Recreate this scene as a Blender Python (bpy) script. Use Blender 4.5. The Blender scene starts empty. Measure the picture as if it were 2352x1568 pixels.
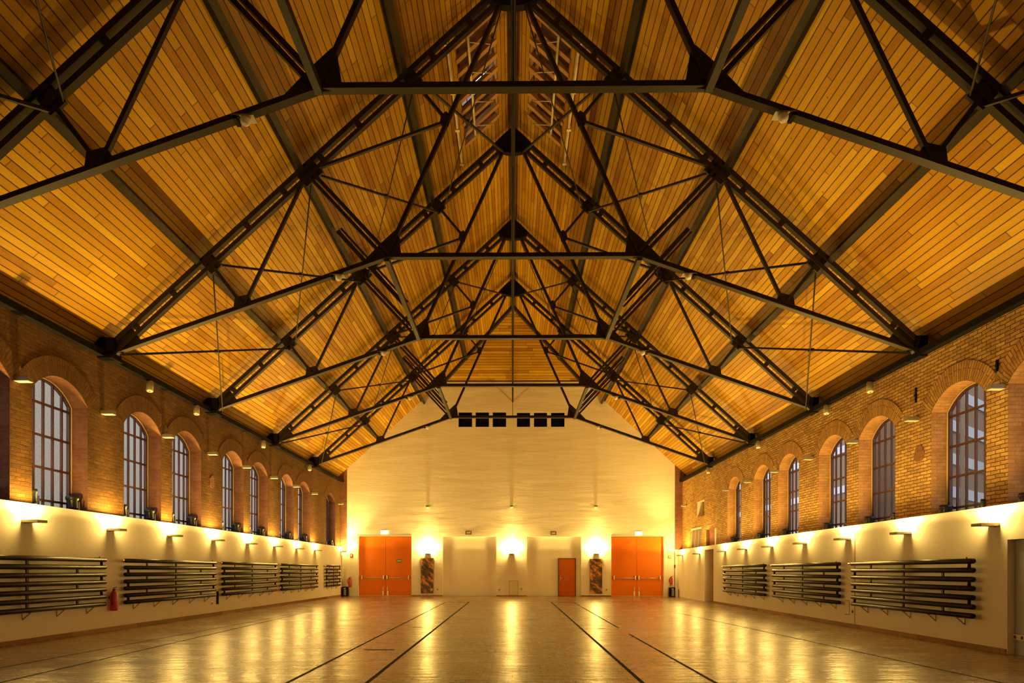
import bpy, bmesh, math, random
from mathutils import Vector, Matrix
random.seed(7)
S = bpy.context.scene
COL = S.collection
PI = math.pi

# ---------------------------------------------------------------- camera, world, exposure
FPX, CX, CY, EYE = 1568.0, 1159.0, 1310.0, 1.41
YAW, ROLL = 0.0115, 0.0015
Fv = Vector((-math.sin(YAW), math.cos(YAW), 0))
Rv = Vector((math.cos(YAW) * math.cos(ROLL), math.sin(YAW) * math.cos(ROLL), math.sin(ROLL)))
Uv = Rv.cross(Fv)
cam = bpy.data.cameras.new('camera')
cam.sensor_width = 36.0
cam.lens = FPX * 36.0 / 2352.0
cam.shift_x = (1176 - CX) / 2352.0
cam.shift_y = (CY - 784) / 2352.0
cam.clip_start = 0.05
co = bpy.data.objects.new('camera', cam)
COL.objects.link(co)
mw = Matrix((Rv, Uv, -Fv)).transposed().to_4x4()
mw.translation = Vector((0, 0, EYE))
co.matrix_world = mw
S.camera = co

W = bpy.data.worlds.new('dusk')
S.world = W
W.use_nodes = True
bg = W.node_tree.nodes['Background']
bg.inputs[0].default_value = (0.72, 0.73, 0.79, 1)
bg.inputs[1].default_value = 1.9
vs = S.view_settings
vs.view_transform = 'Standard'
vs.look = 'None'
vs.gamma = 1.0
vs.use_curve_mapping = False
vs.exposure = 0.28
try:
    S.cycles.use_denoising = True
    S.cycles.sample_clamp_indirect = 6.0
    S.cycles.max_bounces = 10
    S.cycles.diffuse_bounces = 6
    S.cycles.transparent_max_bounces = 12
    S.cycles.caustics_reflective = False
    S.cycles.caustics_refractive = False
except Exception:
    pass
LAMP_COL = (1.0, 0.635, 0.14)
BEAM_W, WASH_W, SPILL_W = 2000.0, 170.0, 85.0
BEAM_TILT, BEAM_DEG = 17.0, 68.0


def ray(x, y):
    return Fv + Rv * ((x - CX) / FPX) + Uv * ((CY - y) / FPX)


def on_y(x, y, Y):          # the point of the plane Y = const seen at a pixel of the photograph
    d = ray(x, y)
    t = Y / d.y
    return (d.x * t, EYE + d.z * t)


def on_x(x, y, X):
    d = ray(x, y)
    t = X / d.x
    return (d.y * t, EYE + d.z * t)


# ---------------------------------------------------------------- dimensions
LX, RX = -9.45, 9.30         # brick faces
LL = -9.35                   # low white wall, left
YB = 37.5                    # back wall
YF = -1.6                    # front wall behind the camera
ZW = 6.27                    # top of the brick
BAY, Y1 = 5.47, 15.65
TY = [Y1 + BAY * k for k in (-2, -1, 0, 1, 2, 3)]
WINY = [11.95, 14.30, 17.50, 19.85, 23.10, 25.50, 28.65]
WINX = [31.0, 35.5]          # left only
LOW_L, LOW_R = 2.70, 2.56


def rx(y):                   # face of the low white wall, right (it runs slightly askew)
    return 8.43 + (y - 11.9) * 0.0242


RANG = math.atan(0.0242)


def zroof(x):
    return 15.31 - 0.911 * abs(x)


def zraf(x):
    return 14.87 - 0.911 * abs(x)


# ---------------------------------------------------------------- materials
class NT:
    def __init__(self, name):
        self.m = bpy.data.materials.new(name)
        self.m.use_nodes = True
        self.t = self.m.node_tree
        self.b = self.t.nodes['Principled BSDF']

    def n(self, kind, **kw):
        nd = self.t.nodes.new(kind)
        for k, v in kw.items():
            setattr(nd, k, v)
        return nd

    def put(self, sock, v):
        if isinstance(v, bpy.types.NodeSocket):
            self.t.links.new(v, sock)
        elif isinstance(v, (tuple, list)) and len(v) == 3 and sock.type == 'RGBA':
            sock.default_value = (*v, 1)
        else:
            sock.default_value = v

    def math(self, op, a, b=None, c=None):
        nd = self.n('ShaderNodeMath', operation=op)
        self.put(nd.inputs[0], a)
        if b is not None:
            self.put(nd.inputs[1], b)
        if c is not None:
            self.put(nd.inputs[2], c)
        return nd.outputs[0]

    def mix(self, f, a, b, mode='MIX'):
        nd = self.n('ShaderNodeMix', data_type='RGBA', blend_type=mode)
        self.put(nd.inputs[0], f)
        self.put(nd.inputs[6], a)
        self.put(nd.inputs[7], b)
        return nd.outputs[2]

    def uv(self):
        return self.n('ShaderNodeUVMap', uv_map='UVMap').outputs[0]

    def obj(self):
        return self.n('ShaderNodeTexCoord').outputs['Object']

    def scale(self, v, s):
        nd = self.n('ShaderNodeVectorMath', operation='MULTIPLY')
        self.put(nd.inputs[0], v)
        nd.inputs[1].default_value = s
        return nd.outputs[0]

    def noise(self, v, scale, detail=4, rough=0.55):
        nd = self.n('ShaderNodeTexNoise')
        self.put(nd.inputs['Vector'], v)
        nd.inputs['Scale'].default_value = scale
        nd.inputs['Detail'].default_value = detail
        nd.inputs['Roughness'].default_value = rough
        return nd.outputs[0]

    def ramp(self, f, stops):
        nd = self.n('ShaderNodeValToRGB')
        self.put(nd.inputs[0], f)
        e = nd.color_ramp.elements
        while len(e) < len(stops):
            e.new(0.5)
        for i, (p, c) in enumerate(stops):
            e[i].position = p
            e[i].color = (*c, 1)
        return nd.outputs[0]

    def bump(self, h, strength, dist=0.01, normal=None):
        nd = self.n('ShaderNodeBump')
        self.put(nd.inputs['Height'], h)
        nd.inputs['Strength'].default_value = strength
        nd.inputs['Distance'].default_value = dist
        if normal is not None:
            self.put(nd.inputs['Normal'], normal)
        return nd.outputs[0]

    def out(self, color=None, rough=None, metal=None, normal=None, spec=None):
        b = self.b
        if color is not None:
            self.put(b.inputs['Base Color'], color)
        if rough is not None:
            self.put(b.inputs['Roughness'], rough)
        if metal is not None:
            self.put(b.inputs['Metallic'], metal)
        if normal is not None:
            self.put(b.inputs['Normal'], normal)
        if spec is not None:
            self.put(b.inputs['Specular IOR Level'], spec)
        return self.m


def plain(name, col, rough=0.5, metal=0.0, var=0.12, vs_=3.0, spec=0.5):
    t = NT(name)
    nz = t.noise(t.obj(), vs_, 4)
    f = t.math('MULTIPLY_ADD', nz, 2 * var, 1 - var)
    c = t.mix(1.0, col, t.n('ShaderNodeCombineColor').outputs[0], 'MIX') if False else None
    mul = t.n('ShaderNodeVectorMath', operation='SCALE')
    mul.inputs[0].default_value = col
    t.put(mul.inputs['Scale'], f)
    return t.out(mul.outputs[0], rough, metal, spec=spec)


def plaster(name, col, streak=0.06, bumpy=0.15, courses=False):
    t = NT(name)
    u = t.uv()
    a = t.noise(u, 0.7, 5)
    b = t.noise(t.scale(u, (1.2, 0.25, 1)), 1.5, 5)
    f = t.math('ADD', t.math('MULTIPLY', a, streak), t.math('MULTIPLY_ADD', b, streak, 1 - streak))
    mul = t.n('ShaderNodeVectorMath', operation='SCALE')
    mul.inputs[0].default_value = col
    t.put(mul.inputs['Scale'], f)
    h = t.noise(u, 26, 4)
    nrm = t.bump(h, bumpy, 0.004)
    if courses:
        br = t.n('ShaderNodeTexBrick', offset=0.5)
        t.put(br.inputs['Vector'], u)
        br.inputs['Scale'].default_value = 1
        br.inputs['Brick Width'].default_value = 0.26
        br.inputs['Row Height'].default_value = 0.082
        br.inputs['Mortar Size'].default_value = 0.007
        br.inputs['Color1'].default_value = (1, 1, 1, 1)
        br.inputs['Color2'].default_value = (0.85, 0.85, 0.85, 1)
        br.inputs['Mortar'].default_value = (0, 0, 0, 1)
        nrm = t.bump(br.outputs[0], 0.35, 0.006, nrm)
        w = t.noise(t.scale(u, (0.35, 1.8, 1)), 1.1, 4)
        nrm = t.bump(w, 0.5, 0.05, nrm)
    return t.out(mul.outputs[0], 0.75, normal=nrm, spec=0.25)


def brickmat(name, c1, c2, mortar, rw=0.255, rh=0.078, blotch=0.5, bmp=0.9, dark=(0.05, 0.03, 0.02)):
    t = NT(name)
    u = t.uv()
    wob = t.n('ShaderNodeTexNoise')
    t.put(wob.inputs['Vector'], u)
    wob.inputs['Scale'].default_value = 5
    off = t.n('ShaderNodeVectorMath', operation='SUBTRACT')
    t.put(off.inputs[0], wob.outputs[1])
    off.inputs[1].default_value = (0.5, 0.5, 0.5)
    ad = t.n('ShaderNodeVectorMath', operation='MULTIPLY_ADD')
    t.put(ad.inputs[0], off.outputs[0])
    ad.inputs[1].default_value = (0.05, 0.04, 0)
    t.put(ad.inputs[2], u)
    br = t.n('ShaderNodeTexBrick', offset=0.5)
    t.put(br.inputs['Vector'], ad.outputs[0])
    br.inputs['Scale'].default_value = 1
    br.inputs['Brick Width'].default_value = rw
    br.inputs['Row Height'].default_value = rh
    br.inputs['Mortar Size'].default_value = 0.0085
    br.inputs['Mortar Smooth'].default_value = 0.4
    br.inputs['Bias'].default_value = -0.1
    t.put(br.inputs['Color1'], c1)
    t.put(br.inputs['Color2'], c2)
    t.put(br.inputs['Mortar'], mortar)
    n1 = t.noise(u, 0.55, 6, 0.65)
    n2 = t.noise(u, 9, 6, 0.7)
    k = t.math('MULTIPLY', t.math('ADD', n1, n2), 0.9)
    c = t.mix(0.75, br.outputs[0], t.ramp(k, [(0.35, (0.35, 0.32, 0.28)), (0.75, (1.15, 1.1, 1.0)), (1.0, (1.5, 1.5, 1.4))]), 'MULTIPLY')
    sp = t.noise(u, 16, 3, 0.6)
    c = t.mix(t.math('MULTIPLY', t.math('GREATER_THAN', sp, 0.68), blotch), c, dark)
    h = t.math('ADD', t.math('MULTIPLY', br.outputs[1], -0.7), t.math('MULTIPLY', n2, 1.2))
    nrm = t.bump(h, bmp, 0.02)
    return t.out(c, 0.85, normal=nrm, spec=0.25)


def boards(name, w, L, stops, rough=0.42, groove=0.07, axis_u=True):
    t = NT(name)
    sx = t.n('ShaderNodeSeparateXYZ')
    t.put(sx.inputs[0], t.uv())
    U, V = sx.outputs[0], sx.outputs[1]
    row = t.math('DIVIDE', V, w)
    rid = t.math('FLOOR', row)
    fr = t.math('FRACT', row)
    wn = t.n('ShaderNodeTexWhiteNoise', noise_dimensions='1D')
    t.put(wn.inputs['W'], rid)
    seg = t.math('ADD', t.math('DIVIDE', U, L), t.math('MULTIPLY', wn.outputs[0], 7.3))
    sid = t.math('FLOOR', seg)
    sf = t.math('FRACT', seg)
    cv = t.n('ShaderNodeCombineXYZ')
    t.put(cv.inputs[0], rid)
    t.put(cv.inputs[1], sid)
    wn2 = t.n('ShaderNodeTexWhiteNoise', noise_dimensions='2D')
    t.put(wn2.inputs['Vector'], cv.outputs[0])
    gv = t.n('ShaderNodeCombineXYZ')
    t.put(gv.inputs[0], t.math('MULTIPLY', U, 1.2))
    t.put(gv.inputs[1], t.math('MULTIPLY', V, 22))
    t.put(gv.inputs[2], t.math('MULTIPLY', wn2.outputs[0], 40))
    gr = t.noise(gv.outputs[0], 1.6, 5, 0.6)
    k = t.math('ADD', t.math('MULTIPLY', wn2.outputs[0], 0.72), t.math('MULTIPLY', gr, 0.34))
    c = t.ramp(k, stops)
    kn = t.n('ShaderNodeTexVoronoi')
    t.put(kn.inputs['Vector'], t.uv())
    kn.inputs['Scale'].default_value = 1.9
    knot = t.math('LESS_THAN', kn.outputs['Distance'], 0.035)
    c = t.mix(t.math('MULTIPLY', knot, 0.7), c, (0.06, 0.02, 0.004))
    g1 = t.math('LESS_THAN', fr, groove)
    g2 = t.math('LESS_THAN', sf, 0.006)
    g = t.math('MAXIMUM', g1, t.math('MULTIPLY', g2, 0.6))
    c = t.mix(t.math('MULTIPLY', g, 0.88), c, (0.02, 0.008, 0.002))
    nrm = t.bump(t.math('SUBTRACT', t.math('MULTIPLY', gr, 0.2), g), 0.5, 0.01)
    return t.out(c, rough, normal=nrm, spec=0.14)


def emit(name, col, s):
    t = NT(name)
    t.put(t.b.inputs['Base Color'], (0.8, 0.8, 0.8))
    t.put(t.b.inputs['Emission Color'], col)
    t.b.inputs['Emission Strength'].default_value = s
    return t.m


def glassmat(name='window_glass', tint=(0.86, 0.88, 0.86)):
    t = NT(name)
    t.t.nodes.remove(t.b)
    o = t.t.nodes['Material Output']
    tr = t.n('ShaderNodeBsdfTransparent')
    tr.inputs[0].default_value = (*tint, 1)
    gl = t.n('ShaderNodeBsdfGlossy')
    gl.inputs[0].default_value = (1, 1, 1, 1)
    gl.inputs[1].default_value = 0.03
    fz = t.n('ShaderNodeLayerWeight')
    fz.inputs[0].default_value = 0.5
    fac = t.math('MULTIPLY_ADD', t.math('POWER', fz.outputs['Facing'], 6.0), 0.30, 0.015)
    mx = t.n('ShaderNodeMixShader')
    t.put(mx.inputs[0], fac)
    t.put(mx.inputs[1], tr.outputs[0])
    t.put(mx.inputs[2], gl.outputs[0])
    t.put(o.inputs[0], mx.outputs[0])
    return t.m


def floormat():
    t = NT('iron_floor_plates')
    u = t.uv()
    br = t.n('ShaderNodeTexBrick', offset=0.5)
    t.put(br.inputs['Vector'], u)
    br.inputs['Scale'].default_value = 1
    br.inputs['Brick Width'].default_value = 0.2
    br.inputs['Row Height'].default_value = 0.2
    br.inputs['Mortar Size'].default_value = 0.008
    br.inputs['Color1'].default_value = (0.32, 0.22, 0.11, 1)
    br.inputs['Color2'].default_value = (0.23, 0.15, 0.072, 1)
    br.inputs['Mortar'].default_value = (0.05, 0.035, 0.02, 1)
    n1 = t.noise(t.scale(u, (0.5, 1.0, 1)), 0.8, 6, 0.65)
    n2 = t.noise(u, 30, 4, 0.65)
    k = t.math('MULTIPLY', t.math('ADD', n1, n2), 0.9)
    c = t.mix(0.6, br.outputs[0], t.ramp(k, [(0.4, (0.55, 0.5, 0.45)), (0.9, (1.25, 1.2, 1.1))]), 'MULTIPLY')
    vo = t.n('ShaderNodeTexVoronoi')
    t.put(vo.inputs['Vector'], u)
    vo.inputs['Scale'].default_value = 9
    vo.inputs['Randomness'].default_value = 0.85
    dots = t.math('LESS_THAN', vo.outputs['Distance'], 0.15)
    c = t.mix(t.math('MULTIPLY', dots, 0.9), c, (0.015, 0.01, 0.006))
    # every plate lies a little uneven
    w1 = t.noise(t.scale(u, (0.6, 3.2, 1)), 1.3, 4, 0.6)
    w2 = t.noise(t.scale(u, (2.0, 7.0, 1)), 2.2, 3, 0.5)
    nrm = t.bump(w1, 0.38, 0.05)
    nrm = t.bump(w2, 0.34, 0.02, nrm)
    h = t.math('SUBTRACT', t.math('MULTIPLY', n2, 0.35), t.math('ADD', t.math('MULTIPLY', br.outputs[1], 0.8), dots))
    nrm = t.bump(h, 0.25, 0.006, nrm)
    ro = t.math('MULTIPLY_ADD', n1, 0.26, 0.13)
    return t.out(c, ro, normal=nrm, spec=0.42)


def painting(name, seed):
    t = NT(name)
    u = t.uv()
    ad = t.n('ShaderNodeVectorMath', operation='ADD')
    t.put(ad.inputs[0], u)
    ad.inputs[1].default_value = (seed, seed * 2.7, 0)
    rot = t.n('ShaderNodeVectorRotate', rotation_type='Z_AXIS')
    t.put(rot.inputs['Vector'], ad.outputs[0])
    rot.inputs['Angle'].default_value = 0.75
    wv = t.noise(t.scale(rot.outputs[0], (1.0, 2.6, 1)), 1.5, 8, 0.65)
    n2 = t.noise(ad.outputs[0], 7, 6, 0.7)
    k = t.math('MULTIPLY_ADD', n2, 0.4, t.math('MULTIPLY', wv, 0.75))
    c = t.ramp(k, [(0.44, (0.03, 0.022, 0.016)), (0.55, (0.12, 0.08, 0.045)), (0.59, (0.2, 0.13, 0.07)), (0.63, (0.70, 0.25, 0.04)), (0.74, (0.95, 0.60, 0.22))])
    return t.out(c, 0.6, normal=t.bump(n2, 0.5, 0.01))


MT = {
    'white': plaster('white_plaster', (0.88, 0.84, 0.76)),
    'whiteback': plaster('white_painted_brick', (0.90, 0.86, 0.78), 0.05, 0.12, True),
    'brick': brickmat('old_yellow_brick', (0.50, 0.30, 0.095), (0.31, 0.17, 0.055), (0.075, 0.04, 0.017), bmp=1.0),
    'brickdark': brickmat('old_brick_dim_light', (0.135, 0.062, 0.012), (0.09, 0.04, 0.008), (0.08, 0.036, 0.008), blotch=0.7),  # weaker light on the left wall, put into a darker brick colour
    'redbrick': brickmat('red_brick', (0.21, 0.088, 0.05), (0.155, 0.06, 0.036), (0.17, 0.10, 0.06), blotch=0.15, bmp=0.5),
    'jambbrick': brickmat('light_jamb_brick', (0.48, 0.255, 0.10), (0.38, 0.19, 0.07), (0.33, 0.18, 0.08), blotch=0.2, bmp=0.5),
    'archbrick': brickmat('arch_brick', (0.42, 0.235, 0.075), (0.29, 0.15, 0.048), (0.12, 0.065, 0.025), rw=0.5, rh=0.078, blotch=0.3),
    'archdark': brickmat('arch_brick_dim_light', (0.135, 0.060, 0.013), (0.095, 0.040, 0.009), (0.07, 0.031, 0.008), rw=0.5, rh=0.078, blotch=0.5),  # left arches: the same dim light painted into the brick colour
    'roof': boards('roof_boards', 0.145, 4.2, [(0.1, (0.23, 0.092, 0.006)), (0.3, (0.37, 0.178, 0.009)), (0.75, (0.47, 0.255, 0.013)), (1.0, (0.62, 0.375, 0.026))], groove=0.13),
    'floor': floormat(),
    'steel': plain('dark_painted_steel', (0.030, 0.020, 0.008), 0.5, 0.0, 0.25, 4, spec=0.22),
    'black': plain('black_paint', (0.010, 0.008, 0.007), 0.7, 0, 0.2, spec=0.06),
    'pipe': plain('bronze_brown_pipe_paint', (0.018, 0.011, 0.005), 0.36, 0.0, 0.1, spec=0.17),
    'galv': plain('bare_bracket_metal', (0.35, 0.27, 0.17), 0.4, 0.7, 0.1),
    'brass': plain('brass', (0.75, 0.5, 0.18), 0.25, 1.0, 0.05),
    'silver': plain('brushed_steel', (0.62, 0.58, 0.52), 0.35, 0.8, 0.06),
    'lampbody': plain('lamp_grey_metal', (0.28, 0.235, 0.16), 0.45, 0.2, 0.05),
    'diffuser': plain('cream_diffuser', (0.85, 0.82, 0.74), 0.35, 0.0, 0.03),
    'bulb': emit('lit_bulb', (1.0, 0.72, 0.35), 30.0),
    'exitlit': emit('lit_sign_face', (1.0, 0.93, 0.78), 2.2),
    'orange': plain('orange_door_paint', (0.85, 0.21, 0.004), 0.45, 0, 0.04, 2, spec=0.18),
    'orange2': plain('dark_orange_door_paint', (0.55, 0.125, 0.004), 0.45, 0, 0.04, 2, spec=0.18),
    'cream': plain('cream_paint', (0.80, 0.74, 0.62), 0.5, 0, 0.05),
    'frame': plain('brown_window_iron', (0.085, 0.028, 0.018), 0.45, 0, 0.15),
    'glass': glassmat(),
    'tintglass': glassmat('sky_dimming_roof_glass', (0.15, 0.155, 0.165)),  # dark tint holds down the sky's brightness behind this pane
    'red': plain('red_paint', (0.52, 0.03, 0.025), 0.3, 0, 0.05),
    'rubber': plain('black_rubber', (0.016, 0.014, 0.013), 0.5, 0, 0.1),
    'pot': plain('black_lamp_housing', (0.022, 0.022, 0.026), 0.35, 0, 0.2),
    'green': plain('green_sign_paint', (0.03, 0.22, 0.06), 0.4, 0, 0.05),
    'dimgreen': plain('dull_sign_housing', (0.22, 0.20, 0.13), 0.5, 0, 0.05),
    'seam': plain('dark_seam', (0.10, 0.062, 0.03), 0.7, 0, 0.2),
    'oak': boards('oak_strip', 0.3, 2.5, [(0.1, (0.20, 0.10, 0.035)), (0.6, (0.34, 0.19, 0.075)), (1, (0.42, 0.25, 0.11))], groove=0.0),
    'blue': plain('pale_paint_cool_daylight', (0.46, 0.50, 0.66), 0.5, 0, 0.05),  # cool daylight on the pale recess door, put into its colour
    'polecream': plain('pale_pole_paint', (0.55, 0.44, 0.26), 0.5, 0, 0.15),
    'darkwood': plain('dark_wood', (0.09, 0.035, 0.012), 0.6, 0, 0.3),
    'joist': plain('joist_wood', (0.42, 0.22, 0.07), 0.5, 0, 0.2),
    'shutter': plain('grey_brown_shutter', (0.17, 0.12, 0.075), 0.6, 0, 0.15),
    'render_grey': plain('grey_render', (0.36, 0.33, 0.27), 0.9, 0, 0.08),
    'gravel': plain('pebble_render', (0.46, 0.42, 0.36), 0.9, 0, 0.55, 14),
    'outbrick': plain('outside_brick', (0.36, 0.25, 0.17), 0.9, 0, 0.2, 6),
    'skyglass': plain('outside_window_band', (0.72, 0.82, 0.95), 0.3, 0.0, 0.05),
    'ground': plain('outside_ground', (0.25, 0.25, 0.24), 0.9, 0, 0.2),
    'paint1': painting('abstract_painting_dark', 3.1),
    'paint2': painting('abstract_painting_orange', 8.4),
}


# ---------------------------------------------------------------- mesh helpers
class MB:
    def __init__(self):
        self.v, self.f, self.uv, self.mi, self.sm = [], [], [], [], []

    def face(self, pts, uv=None, mi=0, smooth=False):
        i = len(self.v)
        self.v += [Vector(p) for p in pts]
        self.f.append(list(range(i, i + len(pts))))
        self.uv.append(uv)
        self.mi.append(mi)
        self.sm.append(smooth)

    def box(self, x0, x1, y0, y1, z0, z1, mi=0, mat=None):
        P = [Vector((x, y, z)) for x in (x0, x1) for y in (y0, y1) for z in (z0, z1)]
        if mat is not None:
            P = [mat @ p for p in P]
        for q in ((0, 1, 3, 2), (4, 6, 7, 5), (0, 4, 5, 1), (2, 3, 7, 6), (0, 2, 6, 4), (1, 5, 7, 3)):
            self.face([P[k] for k in q], None, mi)
        return self

    def beam(self, p, q, w, h, up=(0, 0, 1), du=0.0, dw=0.0, mi=0):
        """bar from p to q: w across, h along 'up'; du / dw shift it along those two directions"""
        p, q = Vector(p), Vector(q)
        d = (q - p).normalized()
        up = Vector(up)
        s = d.cross(up).normalized()
        u = s.cross(d).normalized()
        off = u * du + s * dw
        c = [(-1, -1), (1, -1), (1, 1), (-1, 1)]
        A = [p + off + s * (a * w / 2) + u * (b * h / 2) for a, b in c]
        B = [q + off + s * (a * w / 2) + u * (b * h / 2) for a, b in c]
        for k in range(4):
            j = (k + 1) % 4
            self.face([A[k], A[j], B[j], B[k]], None, mi)
        self.face(A[::-1], None, mi)
        self.face(B, None, mi)
        return self

    def tube(self, pts, r, n=10, mi=0, cap=True):
        pts = [Vector(p) for p in pts]
        rings = []
        prev = None
        for i, p in enumerate(pts):
            a = pts[max(i - 1, 0)]
            b = pts[min(i + 1, len(pts) - 1)]
            d = (b - a).normalized()
            if prev is None:
                ref = Vector((0, 0, 1)) if abs(d.z) < 0.9 else Vector((1, 0, 0))
                s = d.cross(ref).normalized()
            else:
                s = (prev - d * prev.dot(d)).normalized()
            prev = s
            t = d.cross(s)
            rr = r[i] if isinstance(r, (list, tuple)) else r
            rings.append([p + (s * math.cos(2 * PI * k / n) + t * math.sin(2 * PI * k / n)) * rr for k in range(n)])
        for A, B in zip(rings, rings[1:]):
            for k in range(n):
                j = (k + 1) % n
                self.face([A[k], A[j], B[j], B[k]], None, mi, True)
        if cap:
            self.face(rings[0][::-1], None, mi)
            self.face(rings[-1], None, mi)
        return self

    def lathe(self, c, prof, axis=(0, 0, 1), n=20, mi=0):
        """prof: (radius, along) pairs from c along axis"""
        c, ax = Vector(c), Vector(axis).normalized()
        ref = Vector((1, 0, 0)) if abs(ax.x) < 0.9 else Vector((0, 1, 0))
        s = ax.cross(ref).normalized()
        t = ax.cross(s)
        rings = [[c + ax * h + (s * math.cos(2 * PI * k / n) + t * math.sin(2 * PI * k / n)) * max(r, 0.0005) for k in range(n)] for r, h in prof]
        for A, B in zip(rings, rings[1:]):
            for k in range(n):
                j = (k + 1) % n
                self.face([A[k], A[j], B[j], B[k]], None, mi, True)
        self.face(rings[0][::-1], None, mi)
        self.face(rings[-1], None, mi)
        return self

    def plate(self, poly, y0, y1, mi=0):
        """polygon in X-Z, thick along Y"""
        self.face([(x, y0, z) for x, z in poly], None, mi)
        self.face([(x, y1, z) for x, z in poly][::-1], None, mi)
        for k in range(len(poly)):
            a, b = poly[k], poly[(k + 1) % len(poly)]
            self.face([(a[0], y0, a[1]), (a[0], y1, a[1]), (b[0], y1, b[1]), (b[0], y0, b[1])], None, mi)
        return self


def build(name, mb, mats, parent=None, weld=True, bevel=0.0):
    if not isinstance(mats, (list, tuple)):
        mats = [mats]
    me = bpy.data.meshes.new(name)
    me.from_pydata([tuple(v) for v in mb.v], [], mb.f)
    ul = me.uv_layers.new(name='UVMap')
    for p in me.polygons:
        uv = mb.uv[p.index]
        n = p.normal
        a = (abs(n.x), abs(n.y), abs(n.z))
        for k, li in enumerate(p.loop_indices):
            if uv is not None:
                ul.data[li].uv = uv[k]
            else:
                c = me.vertices[me.loops[li].vertex_index].co
                if a[0] >= a[1] and a[0] >= a[2]:
                    ul.data[li].uv = (c.y, c.z)
                elif a[1] >= a[2]:
                    ul.data[li].uv = (c.x, c.z)
                else:
                    ul.data[li].uv = (c.y, c.x)
        p.material_index = mb.mi[p.index]
        p.use_smooth = mb.sm[p.index]
    for m in mats:
        me.materials.append(MT[m] if isinstance(m, str) else m)
    if weld:
        bm = bmesh.new()
        bm.from_mesh(me)
        bmesh.ops.remove_doubles(bm, verts=bm.verts, dist=1e-5)
        bmesh.ops.recalc_face_normals(bm, faces=bm.faces)
        bm.to_mesh(me)
        bm.free()
    o = bpy.data.objects.new(name, me)
    COL.objects.link(o)
    if parent is not None:
        o.parent = parent
    if bevel:
        md = o.modifiers.new('bevel', 'BEVEL')
        md.width = bevel
        md.segments = 2
        md.limit_method = 'ANGLE'
    return o


def tag(o, label=None, cat=None, group=None, kind=None):
    if label:
        o['label'] = label
    if cat:
        o['category'] = cat
    if group:
        o['group'] = group
    if kind:
        o['kind'] = kind
    return o


def empty(name, loc, rz=0.0):
    o = bpy.data.objects.new(name, None)
    o.empty_display_size = 0.1
    COL.objects.link(o)
    o.location = loc
    o.rotation_euler = (0, 0, rz)
    return o


def dup(o, loc=None, rz=None, parent=None):
    kids = [c for c in bpy.data.objects if c.parent == o]
    c = o.copy()
    COL.objects.link(c)
    if parent is not None:
        c.parent = parent
    if loc is not None:
        c.location = loc
    if rz is not None:
        c.rotation_euler = (0, 0, rz)
    for k in kids:
        dup(k, parent=c)
    return c


def struct(name, mb, mats, label, cat, parent=None, **kw):
    o = build(name, mb, mats, parent, **kw)
    return tag(o, label, cat, None, 'structure')


ORD = ['first', 'second', 'third', 'fourth', 'fifth', 'sixth', 'seventh', 'eighth', 'ninth', 'tenth', 'eleventh', 'twelfth', 'thirteenth']

# ================================================================ THE SHELL
fb = MB()
fb.face([(-10.2, YF, 0), (10.2, YF, 0), (10.2, YB + 0.4, 0), (-10.2, YB + 0.4, 0)],
        [(-10.2, YF), (10.2, YF), (10.2, YB + 0.4), (-10.2, YB + 0.4)])
struct('floor', fb, 'floor', 'glossy yellow-brown floor of small dotted plates', 'floor', weld=False)


def arch_pts(yc, w, zs, rise, n=14):
    """points of a segmental arch from -w/2 to +w/2 about yc, springing at zs"""
    h = w / 2
    R = (h * h + rise * rise) / (2 * rise)
    cz = zs + rise - R
    a = math.asin(h / R)
    return [(yc + R * math.sin(-a + 2 * a * k / n), cz + R * math.cos(-a + 2 * a * k / n)) for k in range(n + 1)]


WW, ZS, RISE, ZSILL, DEEP = 1.756, 5.01, 0.42, 2.58, 0.39
DROP_R = -0.07               # the right windows sit a touch lower


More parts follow.
